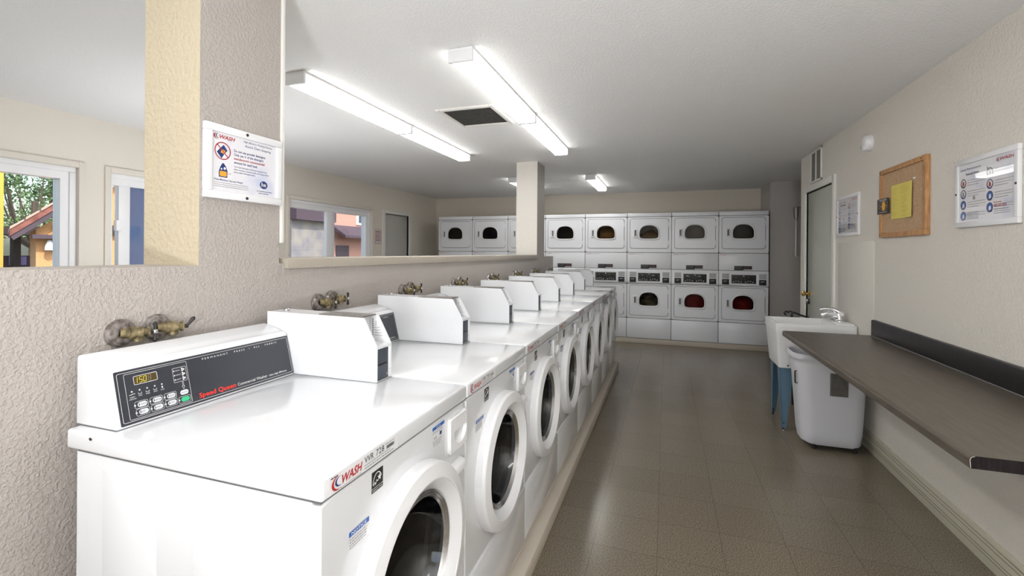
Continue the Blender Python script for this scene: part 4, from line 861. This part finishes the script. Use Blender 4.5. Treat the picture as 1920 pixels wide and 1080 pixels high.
SL = .90
b = MB(); tn = .13; rz = 1.70+2.1*SL
b.prism([(0, 1.70), (2.1, rz), (4.2, 1.70), (4.2, 1.70+tn), (2.1, rz+tn*1.3), (0, 1.70+tn)], AP, -.05, 3.1, 'tile')
for k in range(10):
    for sg in (1, -1):
        a = .1+.21*k; z = 1.70+tn+SL*a; a = a if sg > 0 else 4.2-a; b.prism([(a-.1, z-.1*SL*sg), (a+.085, z+.085*SL*sg), (a+.085, z+.085*SL*sg+.04), (a-.1, z-.1*SL*sg+.055)], AP, -.07, 3.05, 'tilecap')  # pale strips put the sun's highlight on the tile edges into colour
b.build('roof', t)
b = MB(); b.prism([(.05, 1.62), (2.1, rz-.10), (4.15, 1.62), (4.2, 1.70), (2.1, rz), (0, 1.70)], AP, -.03, .06, 'eave'); abox(b, .62, 2.0, .12, .26, 1.79, 1.98, 'dkwood'); abox(b, .3, 1.0, .0, .26, 1.66, 1.74, 'eave'); b.build('fascia', t)
b = MB(); abox(b, .60, .66, .17, .25, 1.42, 1.62, 'iron', .01); b.lathe([(.03, 0), (.07, -.12), (.075, -.2), (0, -.2)], AP(.55, 1.63, .12), (0, 0, 1), 'white', 16); b.build('wall_lamp', t)
b = MB(); abox(b, .66, 1.0, .22, .252, -.1, 1.8, 'kerb'); b.build('plaster_band', t)
t = thing('pavilion', (-16.5, 6.0, -.12), 'dark timber pavilion and fence beyond the orange building', 'pavilion')
MB().box(-17.4, -15.8, 4.0, 8.2, 1.82, 2.02, 'dkwood').build('beam', t)
for yy in (7.0, 7.55): MB().box(-16.9, -16.75, yy, yy+.16, -.12, 1.82, 'dkwood').build('post', t)
MB().box(-17.2, -17.1, 4, 8.2, -.12, 1.26, 'eave').build('fence_panel', t)
tag(MB().box(-17.098, -17.08, 7.62, 7.98, 1.0, 1.24, 'purple').build('garden_sign', origin=(-17.09, 7.8, 1.0)), 'small purple sign on the dark fence outside the left window', 'sign')
tag(MB().box(-7.4, -7.2, 2.85, 3.17, -.12, 4.0, 'yellowpost', .02).build('porch_post', origin=(-7.3, 3, -.12)), 'yellow porch post at the left edge outside the window', 'post')
def tree(x, y, h, r, label, seed, n=2600):
    rnd = random.Random(seed)
    t = thing('leafy_tree', (x, y, -.12), label, 'tree', 'trees outside the left window')
    b = MB(); b.tube([(x, y, -.12), (x+.1, y+.05, h*.3), (x, y+.1, h*.6)], [.16, .12, .07], 'bark', 8)
    cl = []
    for k in range(16):
        q = rnd.uniform(0, 2*PI); d = r*rnd.uniform(.25, .85); p = Vector((x+d*math.cos(q), y+d*math.sin(q), h*rnd.uniform(.35, .95))); cl.append(p); b.tube([(x+.05, y+.06, h*.28), ((x+p.x)/2, (y+p.y)/2, h*.40), p], [.06, .04, .012], 'bark', 6)
    b.build('trunk', t)
    b = MB(); vs, fs = [], []
    for k in range(n):
        c_ = rnd.choice(cl); g = Vector((rnd.gauss(0, 1), rnd.gauss(0, 1), rnd.gauss(0, .8))); g = g*(r*.16) if g.length < 2 else g.normalized()*r*.3; p = c_+g
        a = Vector((rnd.uniform(-1, 1), rnd.uniform(-1, 1), rnd.uniform(-1, 1))).normalized(); c2 = a.orthogonal().normalized(); s_ = rnd.uniform(.04, .085)
        i = len(vs); vs += [p-a*s_, p+c2*s_*.5, p+a*s_, p-c2*s_*.5]; fs.append((i, i+1, i+2, i+3))
    b.add(vs, fs, 'leaf'); b.build('foliage', t)
tree(-21, 9.9, 5.2, 1.9, 'leafy tree with open crown above the tiled roof outside', 3, 3000)
tree(-29, 14.6, 6.5, 2.6, 'taller dense tree behind the tiled roof outside', 4, 3400)
t = thing('pink_building', (-9.5, 13, -.12), 'pink stucco building with purple eave outside the far left window', 'building')
MB().box(-11, -9.0, 10.75, 18, -.12, 5, 'pinkstucco').build('wall', t)
b = MB(); b.prism([(-9.0, 2.10), (-8.5, 1.83), (-8.5, 1.90), (-9.0, 2.2)], lambda a, c_, h: (a, h, c_), 10.75, 18, 'eave', 0); b.build('lower_eave', t)
b = MB(); b.box(-9.01, -8.96, 11.85, 12.3, 2.25, 3.4, 'vinyl', .01); b.box(-8.965, -8.955, 11.93, 12.22, 2.32, 3.3, 'glassdark'); b.build('window', t)
b = MB(); b.box(-9.01, -8.97, 10.95, 11.5, -.12, 1.62, 'eave'); b.build('door_leaf', t)
t = thing('reflection_block', (-9.3, 10.0, -.12), 'taupe block added to stand for the reflection in the left pane of the far window', 'building')  # block added outside to give the dark reflection in the pane
MB().box(-9.6, -9.0, 9.3, 10.7, -.12, 2.25, 'reflection_tone').build('wall', t)
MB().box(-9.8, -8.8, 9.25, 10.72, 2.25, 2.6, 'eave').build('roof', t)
